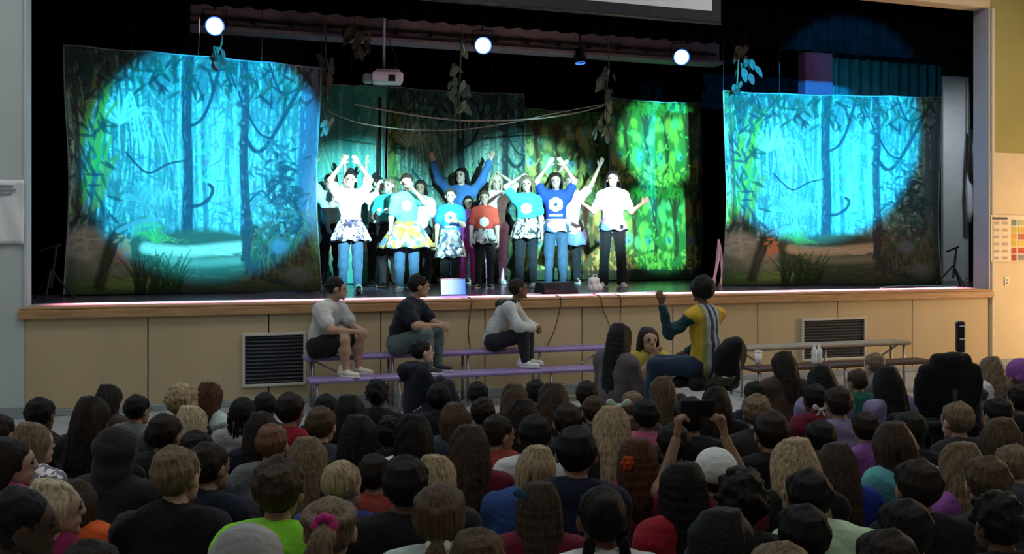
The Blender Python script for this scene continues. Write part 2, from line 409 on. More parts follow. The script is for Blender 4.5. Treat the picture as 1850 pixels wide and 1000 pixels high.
seams = [XL]+[-.45+1.09*i for i in range(9)]+[XR]
pc = {}
for a, b in zip(seams[:-1], seams[1:]):
    B().box(((a+b)/2, 9.39, (STAGE_Z-.10)/2+.03), (b-a-.010, .05, STAGE_Z-.16), bev=.004).build('panel', ply, st)
B().box(((XL+XR)/2, 9.42, (STAGE_Z-.1)/2), (XR-XL, .02, STAGE_Z-.11)).build('panel_backing', M('dark_gap', (.05, .04, .025)), st)
B().box(((XL+XR)/2, 9.375, .03), (XR-XL, .05, .06), bev=.005).build('kick_board', M('grey_vinyl_base', (.28, .31, .32)), st)
# stage house
struct(B().box(((SX0+SX1)/2, SY1+.05, 3.2), (SX1-SX0, .1, 4.6)).build('wall_stage_back', blackw))
struct(B().box((SX0-.05, (9.56+SY1)/2, 3.2), (.1, SY1-9.56, 4.6)).build('wall_stage_left', blackw))
struct(B().box((SX1+.05, (9.56+SY1)/2, 3.2), (.1, SY1-9.56, 4.6)).build('wall_stage_right', blackw))
struct(B().box(((SX0+SX1)/2, (9.56+SY1)/2, 5.45), (SX1-SX0, SY1-9.56, .1)).build('ceiling_stage', blackw))

def grille(px0, py0, px1, py1, label):
    a = onY(px0, py0, 9.36); b = onY(px1, py1, 9.36); x0, x1, z1, z0 = a[0], b[0], a[2], b[2]
    t = empty('vent_grille', ((x0+x1)/2, 9.36, z0), 0, label, 'vent', 'vents in the stage front')
    W, H = x1-x0, z1-z0; f = B()
    for s in (-1, 1): f.box((s*(W/2-.014), -.012, H/2), (.028, .03, H), bev=.004)
    for zz in (.014, H-.014): f.box((0, -.012, zz), (W-.05, .028, .028), bev=.004)
    f.build('frame', M('vent_frame', (.55, .52, .45), .45, .05), t)
    B().box((0, .001, H/2), (W-.04, .008, H-.04)).build('backing', M('vent_dark', (.025, .028, .033), .7), t)
    n = int((H-.07)/.033); sl = B().box((0, 0, 0), (W-.06, .018, .0075), rot=rotm(0, .6), bev=.002).mesh('slat')
    for i in range(n): obj('slat', sl, M('vent_slat', (.055, .06, .07), .5, .1), t, loc=(0, -.012, .045+i*(H-.09)/(n-1)))
    return t
grille(437, 602, 553, 694, 'dark louvred vent in pale frame set low behind the boy in white shirt')
grille(1447, 575, 1563, 647, 'dark louvred vent in pale frame behind the bench with two bottles')

# posters
def poster_left():
    a = onY(-16, 324, 9.355); b = onY(44, 441, 9.355); W, H = b[0]-a[0], a[2]-b[2]
    t = empty('wall_poster', ((a[0]+b[0])/2, 9.35, b[2]), 0, 'white curling paper poster taped on the grey pillar', 'poster')
    n = 14; V = []; F = []
    for j in range(n+1):
        for i in range(n+1):
            u, v = i/n, j/n; V.append(((u-.5)*W, -.006-.035*max(0, (u-.7))/.3*(abs(v-.5)*1.2)-.01*math.sin(u*5+v*3)**2, v*H))
    for j in range(n):
        for i in range(n): q = j*(n+1)+i; F.append((q, q+1, q+n+2, q+n+1))
    o = obj('sheet', mk('sheet', V, F), M('poster_paper', (.80, .82, .84), .22, .03, 3, spec=.6), t); s = o.modifiers.new('s', 'SOLIDIFY'); s.thickness = .002
    for zz, ww in ((.9, .6), (.84, .75), (.78, .5)):
        B().box((-.03, -.022, H*zz), (W*ww, .002, .018)).build('text_line', M('grey_ink', (.25, .28, .3)), t)
poster_left()
def poster_right():
    a = onY(1789, 388, 9.355); b = onY(1868, 472, 9.355); W, H = b[0]-a[0], a[2]-b[2]
    t = empty('chart_poster', ((a[0]+b[0])/2, 9.35, b[2]), 0, 'cream chart with coloured bands taped on the beige wall', 'poster')
    B().box((0, -.004, H/2), (W, .004, H)).build('sheet', M('chart_paper', (.72, .62, .46), .6, .03), t)
    B().box((-W*.3, -.008, H*.93), (W*.34, .003, .028)).build('heading', M('dark_ink', (.10, .09, .08)), t)
    cols = [(.15, .25, .22), (.55, .42, .08), (.62, .34, .06), (.60, .40, .05), (.50, .06, .04), (.38, .05, .04)]
    for i, c in enumerate(cols):
        B().box((W*.02, -.008, H*(.84-.15*i)), (W*.11, .003, H*.13)).build('color_band', M('band%d' % i, c), t)
    for i, c in enumerate([(.45, .42, .25), (.62, .42, .10), (.45, .14, .08), (.65, .45, .1), (.50, .08, .05), (.25, .22, .26)]):
        B().box((W*.31, -.008, H*(.84-.15*i)), (W*.38, .003, H*.125)).build('color_band', M('wide%d' % i, c), t)
    for i in range(6):
        for q in (0, 1):
            B().box((-W*.38+q*W*.19, -.008, H*(.83-.15*i)), (W*.12, .003, H*.06)).build('text_block', M('faint_ink', (.45, .36, .27)), t)
poster_right()
pz = onY(1818, 508, 9.36)
t = empty('wall_outlet', (pz[0], 9.355, pz[2]-.05), 0, 'small cream outlet plate on beige wall under the chart', 'outlet')
B().box((0, -.004, .05), (.07, .008, .11), bev=.003).build('plate', M('cream_plate', (.75, .66, .5), .4), t)
for zz in (.03, .07): B().box((0, -.009, zz), (.03, .004, .025), bev=.002).build('socket', M('socket_grey', (.3, .27, .22)), t)

# ------------------------------------------------------------------ curtains
def curtain(name, x0, x1, Y, z0, z1, mat, label=None, cat='curtain', per=.16, amp=.045, rot=0, seed=1, kind=None):
    W = x1-x0; n = max(8, int(W/per*8)); rr = random.Random(seed); V = []; F = []
    ph = [rr.random()*6 for _ in range(3)]
    for j, z in enumerate((0, .25, .5, .75, 1)):
        for i in range(n+1):
            x = i/n*W; V.append((x-W/2, amp*math.sin(2*math.pi*x/per+.6*math.sin(x*2.3+ph[0])+.2*z)*(1-.35*z)+.01*math.sin(x*5+ph[1]), z*(z1-z0)))
    for j in range(4):
        for i in range(n): q = j*(n+1)+i; F.append((q, q+1, q+n+2, q+n+1))
    t = empty(name, ((x0+x1)/2, Y, z0), rot, label, cat)
    o = obj('drape', mk('drape', V, F), mat, t); s = o.modifiers.new('s', 'SOLIDIFY'); s.thickness = .008
    B().tube([(-W/2, 0, z1-z0+.01), (W/2, 0, z1-z0+.01)], .02).build('track', blackp, t)
    return t
curtain('valance', XL-.4, XR+.4, 9.80, 3.92, 5.3, black, 'black pleated valance hanging across the top of the stage', per=.22, seed=3)
xa = onY(335, 50, 11.75)[0]
curtain('stage_curtain', -3.6, xa, 11.75, STAGE_Z+.01, 5.2, black, 'black stage drape behind the jungle cloth nearest the grey pillar', seed=4)
curtain('stage_curtain', onY(1268, 300, 12.6)[0], onY(1440, 300, 12.6)[0], 12.6, STAGE_Z+.01, 5.2, black, 'black stage drape between green forest cloth and the far jungle cloth', seed=5)
curtain('stage_curtain', onY(560, 300, 13.9)[0], onY(1300, 300, 13.9)[0], 13.9, STAGE_Z+.01, 5.2, black, 'wide black drape covering the rear wall of the stage', seed=6)
curtain('stage_curtain', onY(1500, 300, 13.2)[0], onY(1700, 300, 13.2)[0], 13.2, STAGE_Z+.01, 4.66, M('teal_curtain', (.02, .13, .17), .6, .2, 6), 'teal pleated drape showing above the far jungle cloth', seed=7, per=.2)
pp = onY(1470, 130, 12.9)
struct(B().box((pp[0], 12.9, (STAGE_Z+4.62)/2), (.52, .3, 4.62-STAGE_Z), bev=.01).build('wall_stage_column', M('plum_paint', (.16, .07, .15), .6, .1)))
# pale flat at the right wing
pa = onY(1702, 300, 11.4); pb = onY(1748, 300, 11.4)
t = empty('wing_flat', ((pa[0]+pb[0])/2, 11.4, STAGE_Z), 0, 'tall pale grey wing panel beside the far jungle cloth', 'panel')
B().box((0, 0, 1.55), (pb[0]-pa[0], .06, 3.1), bev=.008).build('board', M('pale_flat', (.42, .46, .48), .6, .05), t)
B().box(((pb[0]-pa[0])/2-.05, -.035, 1.55), (.05, .02, 3.0), bev=.004).build('edge_batten', M('pale_batten', (.35, .38, .40), .6), t)
curtain('stage_curtain', pb[0]+.02, pb[0]+.9, 11.55, STAGE_Z+.01, 5.2, black, 'narrow black drape between pale wing panel and the jamb', seed=9)
pj = onY(1751, 250, 11.2)
t = empty('hanging_bag', (pj[0], 11.2, onY(1751, 402, 11.2)[2]), 0, 'black and pale bag hanging beside the pale wing panel', 'bag')
B().tube([(0, 0, 0), (.01, 0, .2), (0, 0, .5), (-.005, 0, .75)], [.035, .05, .05, .03], 10).build('pale_cover', M('pale_cloth', (.4, .42, .44)), t, smooth=True)
B().tube([(.01, -.06, .62), (.0, -.07, .8), (.01, -.06, 1.1), (.01, -.02, 1.4)], [.05, .075, .06, .02], 10).build('dark_cover', blackp, t, smooth=True)
B().tube([(.01, 0, 1.35), (.01, 0, 5.398-onY(1751, 402, 11.2)[2])], .008, 6).build('strap', blackp, t)

# ------------------------------------------------------------------ printed cloths
class Paint:
    def __init__(s, w, h, seed=0):
        s.w, s.h = w, h; s.a = w/h; s.C = np.zeros((h, w, 3)); s.r = np.random.RandomState(seed)
        s.V, s.U = np.meshgrid((np.arange(h)+.5)/h, (np.arange(w)+.5)/w, indexing='ij')
    def blend(s, sl, m, col): s.C[sl] = s.C[sl]*(1-m[..., None])+np.array(col)*m[..., None]
    def stroke(s, pts, ws, col, soft=.25, op=1.):
        pts = np.array(pts, float); ws = ws if hasattr(ws, '__len__') else [ws]*len(pts)
        wm = max(ws)*1.4+.004; lo = pts.min(0)-wm; hi = pts.max(0)+wm
        x0, x1 = int(max(0, lo[0]*s.w)), int(min(s.w, hi[0]*s.w+1)); y0, y1 = int(max(0, (lo[1]*s.h))), int(min(s.h, hi[1]*s.h+1))
        if x1 <= x0 or y1 <= y0: return
        sl = (slice(y0, y1), slice(x0, x1)); U = s.U[sl]; V = s.V[sl]; d = np.full(U.shape, 9.)
        for i in range(len(pts)-1):
            a, b = pts[i], pts[i+1]; ba = b-a; t = np.clip(((U-a[0])*ba[0]+(V-a[1])*ba[1])/(ba@ba+1e-12), 0, 1)
            dd = np.hypot(U-a[0]-t*ba[0], V-a[1]-t*ba[1])/(ws[i]+t*(ws[i+1]-ws[i])+1e-6); d = np.minimum(d, dd)
        s.blend(sl, np.clip((1-d)/soft, 0, 1)*op, col)
    def leaf(s, u, v, an, L, w, col, op=1.):
        s.stroke([(u, v), (u+.5*L*math.cos(an), v+.5*L*math.sin(an)), (u+L*math.cos(an), v+L*math.sin(an))], [w*.4, w, w*.1], col, .4, op)
    def blob(s, u, v, ru, rv, col, soft=.3, op=1.):
        x0, x1 = int(max(0, (u-ru*1.1)*s.w)), int(min(s.w, (u+ru*1.1)*s.w+1)); y0, y1 = int(max(0, (v-rv*1.1)*s.h)), int(min(s.h, (v+rv*1.1)*s.h+1))
        if x1 <= x0 or y1 <= y0: return
        sl = (slice(y0, y1), slice(x0, x1)); d = np.hypot((s.U[sl]-u)/ru, (s.V[sl]-v)/rv); s.blend(sl, np.clip((1-d)/soft, 0, 1)*op, col)
    def noise(s, n, amp):
        g = s.r.rand(n+2, n+2); x = s.U*n; y = s.V*n; i = x.astype(int); j = y.astype(int); fx = x-i; fy = y-j; fx = fx*fx*(3-2*fx); fy = fy*fy*(3-2*fy)
        return amp*((g[j, i]*(1-fx)+g[j, i+1]*fx)*(1-fy)+(g[j+1, i]*(1-fx)+g[j+1, i+1]*fx)*fy-.5)
def bez(p, n=14):
    p = np.array(p, float); out = []
    for i in range(len(p)-1):
        p0 = p[max(i-1, 0)]; p1 = p[i]; p2 = p[i+1]; p3 = p[min(i+2, len(p)-1)]
        for t in np.linspace(0, 1, n, endpoint=(i == len(p)-2)):
            out.append(.5*((2*p1)+(-p0+p2)*t+(2*p0-5*p1+4*p2-p3)*t*t+(-p0+3*p1-3*p2+p3)*t**3))
    return np.array(out)
def paint_jungle():
    P = Paint(380, 350, 5); r = P.r; U, V = P.U, P.V
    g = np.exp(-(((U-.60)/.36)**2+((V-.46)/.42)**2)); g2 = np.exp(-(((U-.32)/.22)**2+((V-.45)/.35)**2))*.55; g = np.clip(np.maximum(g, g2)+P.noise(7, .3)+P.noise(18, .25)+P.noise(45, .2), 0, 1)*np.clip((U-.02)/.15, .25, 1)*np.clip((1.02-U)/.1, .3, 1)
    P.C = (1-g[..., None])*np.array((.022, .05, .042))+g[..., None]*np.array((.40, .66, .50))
    for i in range(420):      # misty far trunks and hanging veils
        u = r.rand(); L = .15+.5*r.rand(); v = r.rand()*.6-.05; c = (.06, .17, .17) if r.rand() < .68 else (.46, .70, .56)
        P.stroke(bez([(u, v), (u+r.normal()*.012, v+L*.5), (u+r.normal()*.02, v+L)], 6), .0025+.006*r.rand(), c, .6, .45)
    for i in range(1300):      # leaf stipple
        u, v = r.rand(), r.rand()*.75; k = np.exp(-((u-.58)**2/.05+(v-.45)**2/.06))
        P.leaf(u, v, r.rand()*6.3, .03+.03*r.rand(), .007, (.07+.3*k*r.rand(), .18+.4*k*r.rand(), .15+.3*k*r.rand()), .6)
    for cx, cy, n, L, col in ((.20, .30, 24, .30, (.52, .70, .48)), (.27, .62, 22, .17, (.25, .42, .33)), (.06, .5, 14, .18, (.12, .22, .15)), (.36, .60, 18, .13, (.36, .56, .42)), (.30, .72, 20, .10, (.22, .42, .20)), (.62, .06, 26, .30, (.07, .17, .16)), (.80, .20, 18, .14, (.09, .22, .20))):
        for i in range(n):    # palms with drooping fronds
            a = -math.pi*(i+.5)/n+r.normal()*.15; l = L*(.6+.5*r.rand()); e = (cx+l*.75*math.cos(a), cy+l*.35*math.sin(a)+l*.75)
            P.stroke(bez([(cx, cy), (cx+l*.45*math.cos(a), cy+l*.45*math.sin(a)), e], 7), [.006]*7+[.005]*6+[.002]*(len(bez([(0, 0), (1, 1), (2, 2)], 7))-13), np.array(col)*(.6+.5*r.rand()), .7, .55)
    for i in range(18):       # yellow-green blades at the left border
        u = .02+.11*r.rand(); v = .05+.4*r.rand(); P.stroke(bez([(u, v+.22), (u+.03, v+.1), (u+.06*r.rand()+.03, v)], 6), [.012]*6+[.008]*(len(bez([(0, 0), (1, 1), (2, 2)], 6))-7)+[.002], (.10+.16*r.rand(), .26+.12*r.rand(), .05), .5, .8)
    dk = (.035, .075, .085)
    def trunk(pts, ws, c):
        b = bez(pts); w_ = np.interp(np.linspace(0, 1, len(b)), np.linspace(0, 1, len(ws)), ws); P.stroke(b, w_, c, .3, .95)
        for k in range(70):
            i = r.randint(1, len(b)-2); o = (r.rand()-.5)*1.5*w_[i]
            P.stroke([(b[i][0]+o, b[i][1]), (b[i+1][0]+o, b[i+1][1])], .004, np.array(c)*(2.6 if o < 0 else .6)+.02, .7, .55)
    trunk([(.965, -.02), (.955, .3), (.965, .6), (.975, 1.0)], [.045, .045, .05, .07], (.10, .14, .17))
    trunk([(.02, -.02), (.035, .3), (.03, .7)], [.012, .014, .01], (.06, .09, .06))
    trunk([(.465, -.02), (.455, .25), (.462, .5), (.455, .7), (.44, .77)], [.028, .022, .022, .03, .05], dk)
    trunk([(.68, -.02), (.69, .2), (.685, .4), (.695, .62), (.69, .8), (.67, .93)], [.02, .019, .021, .022, .03, .045], (.05, .085, .09))
    for pts, w_ in (([(.69, .33), (.73, .385), (.77, .375), (.82, .29), (.88, .16), (.94, .03)], .011), ([(.46, .63), (.50, .63), (.545, .60), (.56, .56), (.545, .54)], .009), ([(.46, .30), (.51, .27), (.545, .2), (.57, .1), (.60, -.01)], .008), ([(.60, -.01), (.66, .14), (.74, .30), (.80, .33)], .006), ([(.22, .42), (.30, .50), (.38, .46), (.45, .44)], .005), ([(.78, .0), (.83, .12), (.90, .10), (.96, .0)], .006), ([(.7, .62), (.76, .56), (.8, .6)], .005)):
        P.stroke(bez(pts), w_, dk, .4, .95)
    for i in range(60):       # sprigs on the right
        u, v = .83+r.normal()*.05, .50+r.normal()*.09; P.leaf(u, v, r.rand()*6.3, .05, .011, (.06, .15, .14), .8)
    for i in range(260):      # canopy leaves along the top and the dark left side
        u = r.rand() if i % 3 else .16*r.rand(); v = .16*r.rand()**1.5 if i % 3 else r.rand()*.75
        P.leaf(u, v, 1.57+r.normal()*.7, .04+.04*r.rand(), .010, (.02+.04*r.rand(), .05+.07*r.rand(), .05+.03*r.rand()), .8)
    for bx in ((.43, .03), (.66, .025)):
        for i in range(50): v = r.rand()*.72; P.stroke([(bx[0]+r.normal()*.004, v), (bx[0]+r.normal()*.004, v+.05)], .003, (.30, .42, .34), .7, .5)
    for i in range(9):        # knots on the near trunk
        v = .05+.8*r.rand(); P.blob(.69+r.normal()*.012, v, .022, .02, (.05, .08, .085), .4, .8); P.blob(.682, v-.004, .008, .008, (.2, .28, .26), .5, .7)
    for cx, cy in ((.86, .47), (.83, .56), (.90, .58), (.88, .68)):   # dark shrub sprays
        for i in range(30): a = r.rand()*6.3; P.leaf(cx+.03*r.normal(), cy+.03*r.normal(), a, .04, .009, (.04, .09, .09), .8)
    # ground
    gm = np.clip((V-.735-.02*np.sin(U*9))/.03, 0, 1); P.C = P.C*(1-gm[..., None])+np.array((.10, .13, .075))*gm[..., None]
    for i in range(90):
        u = r.rand(); v = .78+.2*r.rand(); P.stroke([(u, v), (u+.12*r.rand(), v+.01*r.normal())], .006, (.12+.14*r.rand(), .15+.1*r.rand(), .09), .7, .5)
    P.stroke(bez([(.30, .81), (.45, .825), (.60, .81), (.70, .80)]), .033, (.62, .50, .30), .5, .95)
    P.stroke(bez([(.36, .85), (.5, .87), (.66, .86)]), .03, (.34, .34, .20), .8, .8)
    for i in range(40): u = .28+.45*r.rand(); P.stroke([(u, .80+.04*r.rand()), (u+.07, .80+.04*r.rand())], .004, (.72, .60, .40), .7, .6)
    for i in range(46):       # tangled roots, right
        u, v = .67+.24*r.rand(), .97-.12*r.rand(); w_ = .04+.06*r.rand(); hh = .05+.13*r.rand()
        b_ = bez([(u, v), (u+w_*.25, v-hh*.8), (u+w_*.7, v-hh), (u+w_, v-hh*.3), (u+w_*1.1, v+.03)], 7)
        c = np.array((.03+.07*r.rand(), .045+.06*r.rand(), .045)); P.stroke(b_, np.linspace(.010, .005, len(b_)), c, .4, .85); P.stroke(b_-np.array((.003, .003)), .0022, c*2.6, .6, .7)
    P.stroke(bez([(.69, .74), (.70, .86), (.76, .93), (.88, .965)]), .020, (.05, .075, .075), .4, .9)
    P.stroke(bez([(.90, .60), (.93, .70), (.86, .76), (.80, .84), (.84, .90)]), .010, (.05, .07, .07), .4, .9)
    for i in range(120): u, v = .72+.27*r.rand(), .62+.36*r.rand(); P.leaf(u, v, r.rand()*6.3, .035, .009, (.07+.1*r.rand(), .11+.1*r.rand(), .09), .7)
    P.blob(.83, .80, .05, .045, (.16, .22, .22), .5, .8); P.blob(.90, .93, .07, .05, (.2, .22, .2), .5, .7)
    for u, v, a, b, c in ((.07, .80, .10, .09, (.42, .42, .34)), (.03, .92, .08, .08, (.20, .22, .17)), (.17, .88, .10, .08, (.28, .30, .20)), (.12, .97, .16, .05, (.16, .26, .09)), (.24, .955, .13, .035, (.26, .36, .12)), (.20, .83, .05, .05, (.46, .34, .26))):
        P.blob(u, v, a, b, c, .35, .95)
        for i in range(16): P.stroke([(u+r.normal()*a*.4, v+r.normal()*b*.4), (u+r.normal()*a*.4, v+r.normal()*b*.4)], .006, np.array(c)*(.5+r.rand()), .7, .5)
    P.stroke(bez([(.13, .96), (.16, .82), (.19, .74), (.29, .69)]), [.03]*20+[.022]*12+[.012]*(len(bez([(0, 0)]*4))-32), (.06, .055, .045), .6, .9)
    for k in range(26): P.stroke(bez([(.115+.03*r.rand(), .96), (.15+.03*r.rand(), .84), (.18+.02*r.rand(), .755)], 6), .003, (.03+.14*r.rand(), .03+.12*r.rand(), .03+.08*r.rand()), .6, .6)
    P.stroke(bez([(.19, .74), (.27, .70), (.35, .69)]), .012, (.24, .34, .28), .4, .9)
    for i in range(14): P.leaf(.215+.02*r.normal(), .80+.02*r.normal(), r.rand()*6.3, .03, .009, (.75, .30, .14), .9)
    for i in range(60):
        u = .26+.17*r.rand(); l_ = .06+.13*r.rand(); dx = r.normal()*.035; b_ = bez([(u, 1.0), (u+dx*.3, 1-l_*.55), (u+dx, 1-l_)], 6)
        P.stroke(b_, np.linspace(.006, .0015, len(b_)), (.02+.03*r.rand(), .05+.05*r.rand(), .025), .5, .9)
    for i in range(26):       # spiky palm beside the path
        a = -math.pi*(.06+.88*r.rand()); l_ = .05+.05*r.rand(); b_ = bez([(.335, .79), (.335+.6*l_*math.cos(a), .79+.8*l_*math.sin(a)), (.335+l_*math.cos(a), .79+.75*l_*math.sin(a)+.012)], 5)
        P.stroke(b_, np.linspace(.006, .0015, len(b_)), (.10+.14*r.rand(), .24+.2*r.rand(), .10), .5, .9)
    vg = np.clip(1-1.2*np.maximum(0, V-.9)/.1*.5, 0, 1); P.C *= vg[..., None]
    return np.clip(P.C, 0, 1)
def paint_forest():
    P = Paint(240, 250, 9); r = P.r; U, V = P.U, P.V
    P.C[:] = (.03, .06, .03)
    for row in (0, 1):
        y0 = .04+.47*row
        P.blob(.5, y0+.22, .8, .25, (.10, .20, .08), .3)
        for i in range(5):
            u = .08+.21*i+(.09 if row else 0); c = [(.30, .62, .20), (.46, .52, .12), (.30, .60, .34), (.50, .42, .12), (.30, .55, .2)][i]
            for k in range(12):
                cc = np.array([c, (.46, .55, .14), (.22, .50, .30), (.12, .26, .08), (.55, .58, .2)][r.randint(5)]); P.blob(u+r.normal()*.035, y0+.06+.26*r.rand(), .03+.03*r.rand(), .025+.035*r.rand(), cc, .45, .85)
            P.blob(u+.03, y0+.27, .04, .03, (.16, .42, .60), .5, .85); P.blob(u+.045, y0+.275, .02, .015, (.10, .16, .2), .5, .8)
            tb = bez([(u+.105, y0-.02), (u+.095, y0+.15), (u+.115, y0+.27), (u+.10, y0+.37)]); P.stroke(tb, [.030]*14+[.022]*14+[.026]*(len(tb)-28), (.085, .050, .035), .4, .95)
            for s in (-1, 1): P.stroke(bez([(u+.10, y0+.13), (u+.10+s*.03, y0+.08), (u+.10+s*.06, y0+.02)]), .013, (.10, .06, .04), .4, .9)
        for i in range(160): P.leaf(r.rand(), y0+.05*r.rand()-.03, r.rand()*6.3, .045, .012, (.05+.07*r.rand(), .14+.14*r.rand(), .05), .9)
        for i in range(150):
            u, v = r.rand(), y0+.33+.10*r.rand(); P.leaf(u, v, r.rand()*6.3, .05, .015, [(.46, .46, .10), (.30, .36, .08), (.12, .16, .05), (.55, .52, .16)][r.randint(4)], .95)
        for i in range(70): P.leaf(r.rand(), y0+.1+.2*r.rand(), r.rand()*6.3, .035, .009, [(.42, .60, .18), (.10, .20, .08), (.25, .45, .22)][r.randint(3)], .8)
        P.stroke([(-.05, y0+.445), (1.05, y0+.445)], .012, (.04, .06, .05), .5, .9)
    for i in range(12): P.leaf(.93+.05*r.rand(), .55+.1*r.rand(), r.rand()*6.3, .04, .012, (.65, .22, .06), .9)
    return np.clip(P.C, 0, 1)
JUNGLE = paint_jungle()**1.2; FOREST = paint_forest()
def backdrop(name, A, Bp, z0, z1, C, label, seed=0, sag=.03, wave=.03, edge=.05, u0=0, u1=1, ties=True, droop=(0, 0)):
    """A, Bp: (x,y) of the two lower corners; the picture hangs facing the hall"""
    A = np.array(A); Bp = np.array(Bp); W = np.linalg.norm(Bp-A); H = z1-z0; h, w_ = C.shape[:2]
    rz = math.atan2(Bp[1]-A[1], Bp[0]-A[0]); mid = (A+Bp)/2; rr = random.Random(seed); ph = [rr.random()*6.28 for _ in range(4)]
    t = empty(name, (mid[0], mid[1], z0), rz, label, 'backdrop', 'printed cloth backdrops')
    nx, ny = int(w_*min(1, (u1-u0))), h; uu = (np.arange(nx)+.5)/nx; vv = (np.arange(ny)+.5)/ny; Ug, Vg = np.meshgrid(uu, vv)
    x = (Ug-.5)*W + edge*np.sin(Vg*math.pi)*(1-2*Ug)*.8 + .015*np.sin(Vg*7+ph[0])*(2*Ug-1)
    z = (1-Vg)*H - sag*np.sin(Ug*math.pi)*(1-Vg) + (1-Vg)*(droop[0]*(1-Ug)+droop[1]*Ug)*1.0 - .012*np.abs(np.sin(Ug*13+ph[1]))*(1-Vg)
    y = wave*np.sin(Ug*17+ph[2]+Vg*1.2)*(.3+.7*Vg)*.6+wave*.8*np.sin(Ug*6.5+ph[3])-.04*np.exp(-(Ug/.03)**2)*np.sin(Vg*5)+.05*np.exp(-((1-Ug)/.03)**2)
    V = np.stack([x, y, z], -1).reshape(-1, 3); i = np.arange(ny-1)[:, None]*nx+np.arange(nx-1)[None]; i = i.ravel()
    F = np.stack([i, i+nx, i+nx+1, i+1], 1)
    me = mk('cloth', V, F); ca = me.color_attributes.new('print', 'FLOAT_COLOR', 'POINT')
    ci = np.clip((u0+(u1-u0)*uu)*w_, 0, w_-1).astype(int); cc = C[:, ci]; rgba = np.ones((ny, nx, 4), np.float32); rgba[..., :3] = cc
    ca.data.foreach_set('color', rgba.ravel()); o = obj('cloth', me, vcol('printed_cloth'), t); sd = o.modifiers.new('s', 'SOLIDIFY'); sd.thickness = .003
    pe = B(); ix = list(range(0, nx, 6))+[nx-1]
    pe.tube([V[k]+np.array((0, -.004, .004)) for k in ix], .007, 6); pe.build('top_hem', M('hem', (.22, .27, .27), .8), t)
    pe = B(); pe.tube([V[k*nx]+np.array((0, -.004, 0)) for k in list(range(0, ny, 8))+[ny-1]], .006, 6)
    pe.tube([V[k*nx+nx-1]+np.array((0, -.004, 0)) for k in list(range(0, ny, 8))+[ny-1]], .006, 6); pe.build('side_hem', M('hem', (.22, .27, .27), .8), t)
    if ties:
        for k in (0, .25, .5, .75, 1): 
            q = V[min(nx-1, int(k*nx))]; B().tube([q, q+np.array((.01, .02, .25)), q+np.array((0, .03, 4.9-z0-q[2]))], .004, 5).build('tie_cord', blackp, t)
    return t
q = lambda px, py, Y: onY(px, py, Y)[:2]
ZB = STAGE_Z+.012
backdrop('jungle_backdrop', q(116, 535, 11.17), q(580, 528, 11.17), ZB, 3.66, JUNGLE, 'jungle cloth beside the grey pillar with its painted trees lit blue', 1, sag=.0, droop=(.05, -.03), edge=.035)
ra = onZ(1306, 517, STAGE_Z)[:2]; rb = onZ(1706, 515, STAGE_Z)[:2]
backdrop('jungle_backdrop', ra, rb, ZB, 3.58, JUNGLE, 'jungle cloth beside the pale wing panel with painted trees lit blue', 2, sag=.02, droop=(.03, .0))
backdrop('forest_backdrop', q(1097, 500, 13.2), q(1271, 500, 13.2), ZB, onY(1180, 179, 13.2)[2], FOREST, 'green repeating forest print cloth lit bright behind the lone dancer', 3, u1=.98, edge=.0, wave=.02)
backdrop('forest_backdrop', q(946, 500, 13.62), q(1103, 500, 13.62), ZB, onY(1000, 196, 13.62)[2], FOREST, 'dimmer green forest print cloth hanging behind the dancer in blue shirt', 4, u0=.05, u1=.95, edge=.0, wave=.02)
backdrop('jungle_backdrop', q(700, 500, 13.45), q(952, 500, 13.45), ZB, onY(800, 160, 13.45)[2], JUNGLE*.75, 'dark jungle cloth hanging upstage behind the group of performers', 6, edge=.01, u0=.1, u1=.8)  # jungle print darkened evenly to stand for the dim upstage light
backdrop('glow_tinted_backdrop', q(566, 500, 13.3), q(700, 500, 13.3), ZB, onY(640, 150, 13.3)[2], JUNGLE*.5+np.array((.03, .20, .17)), 'narrow dark green cloth upstage beside the thin pole, teal glow tinted in', 7, edge=.01, u0=.32, u1=.62)  # print dimmed, with the teal stage glow tinted into its colour
pz = onY(686, 500, 13.1)
t = empty('stand_pole', (pz[0], 13.1, STAGE_Z), 0, 'thin black pole standing between the two dark upstage cloths', 'pole')
B().tube([(0, 0, .02), (0, 0, 2.62)], .022, 10).build('tube', blackp, t, smooth=True)
B().lathe([(.0, 0), (.18, 0), (.18, .02), (.03, .035), (.03, .05)], 24).build('base_plate', blackp, t)
B().lathe([(.03, 1.3), (.034, 1.31), (.034, 1.37), (.03, 1.38)], 12).build('clamp', blackp, t)

# ------------------------------------------------------------------ rig: beam, lights, projector, screen, ropes, vines
za = onY(870, 90, 12.3)[2]; zt = onY(870, 55, 12.3)[2]+.1; bx0 = onY(343, 50, 12.3)[0]; bx1 = onY(1300, 100, 12.3)[0]
bm = empty('ceiling_beam', ((bx0+bx1)/2, 12.3, za), 0, 'long dim mauve ceiling beam above the stage behind the valance', 'beam')
L = bx1-bx0; H = zt-za
B().box((0, .1, H/2), (L, .2, H*.9), bev=.01).build('web', beamm, bm)
B().box((0, .02, .03), (L, .3, .05), bev=.008).build('lower_flange', beamm, bm)
B().tube([(-L/2+.1, -.06, H*.42), (L/2-.1, -.06, H*.42)], .018, 8).build('conduit', blackp, bm)
for i in range(16):
    B().box((-L/2+.3+i*(L-.6)/15, -.05, H*.42), (.05, .07, .07), bev=.006).build('conduit_clip', blackp, bm)
for i in range(7):
    B().tube([(-L/2+.4+i*(L-.8)/6, -.04, H*.9), (-L/2+.4+i*(L-.8)/6, -.04, 5.4-za)], .012, 6).build('hanger', blackp, bm)

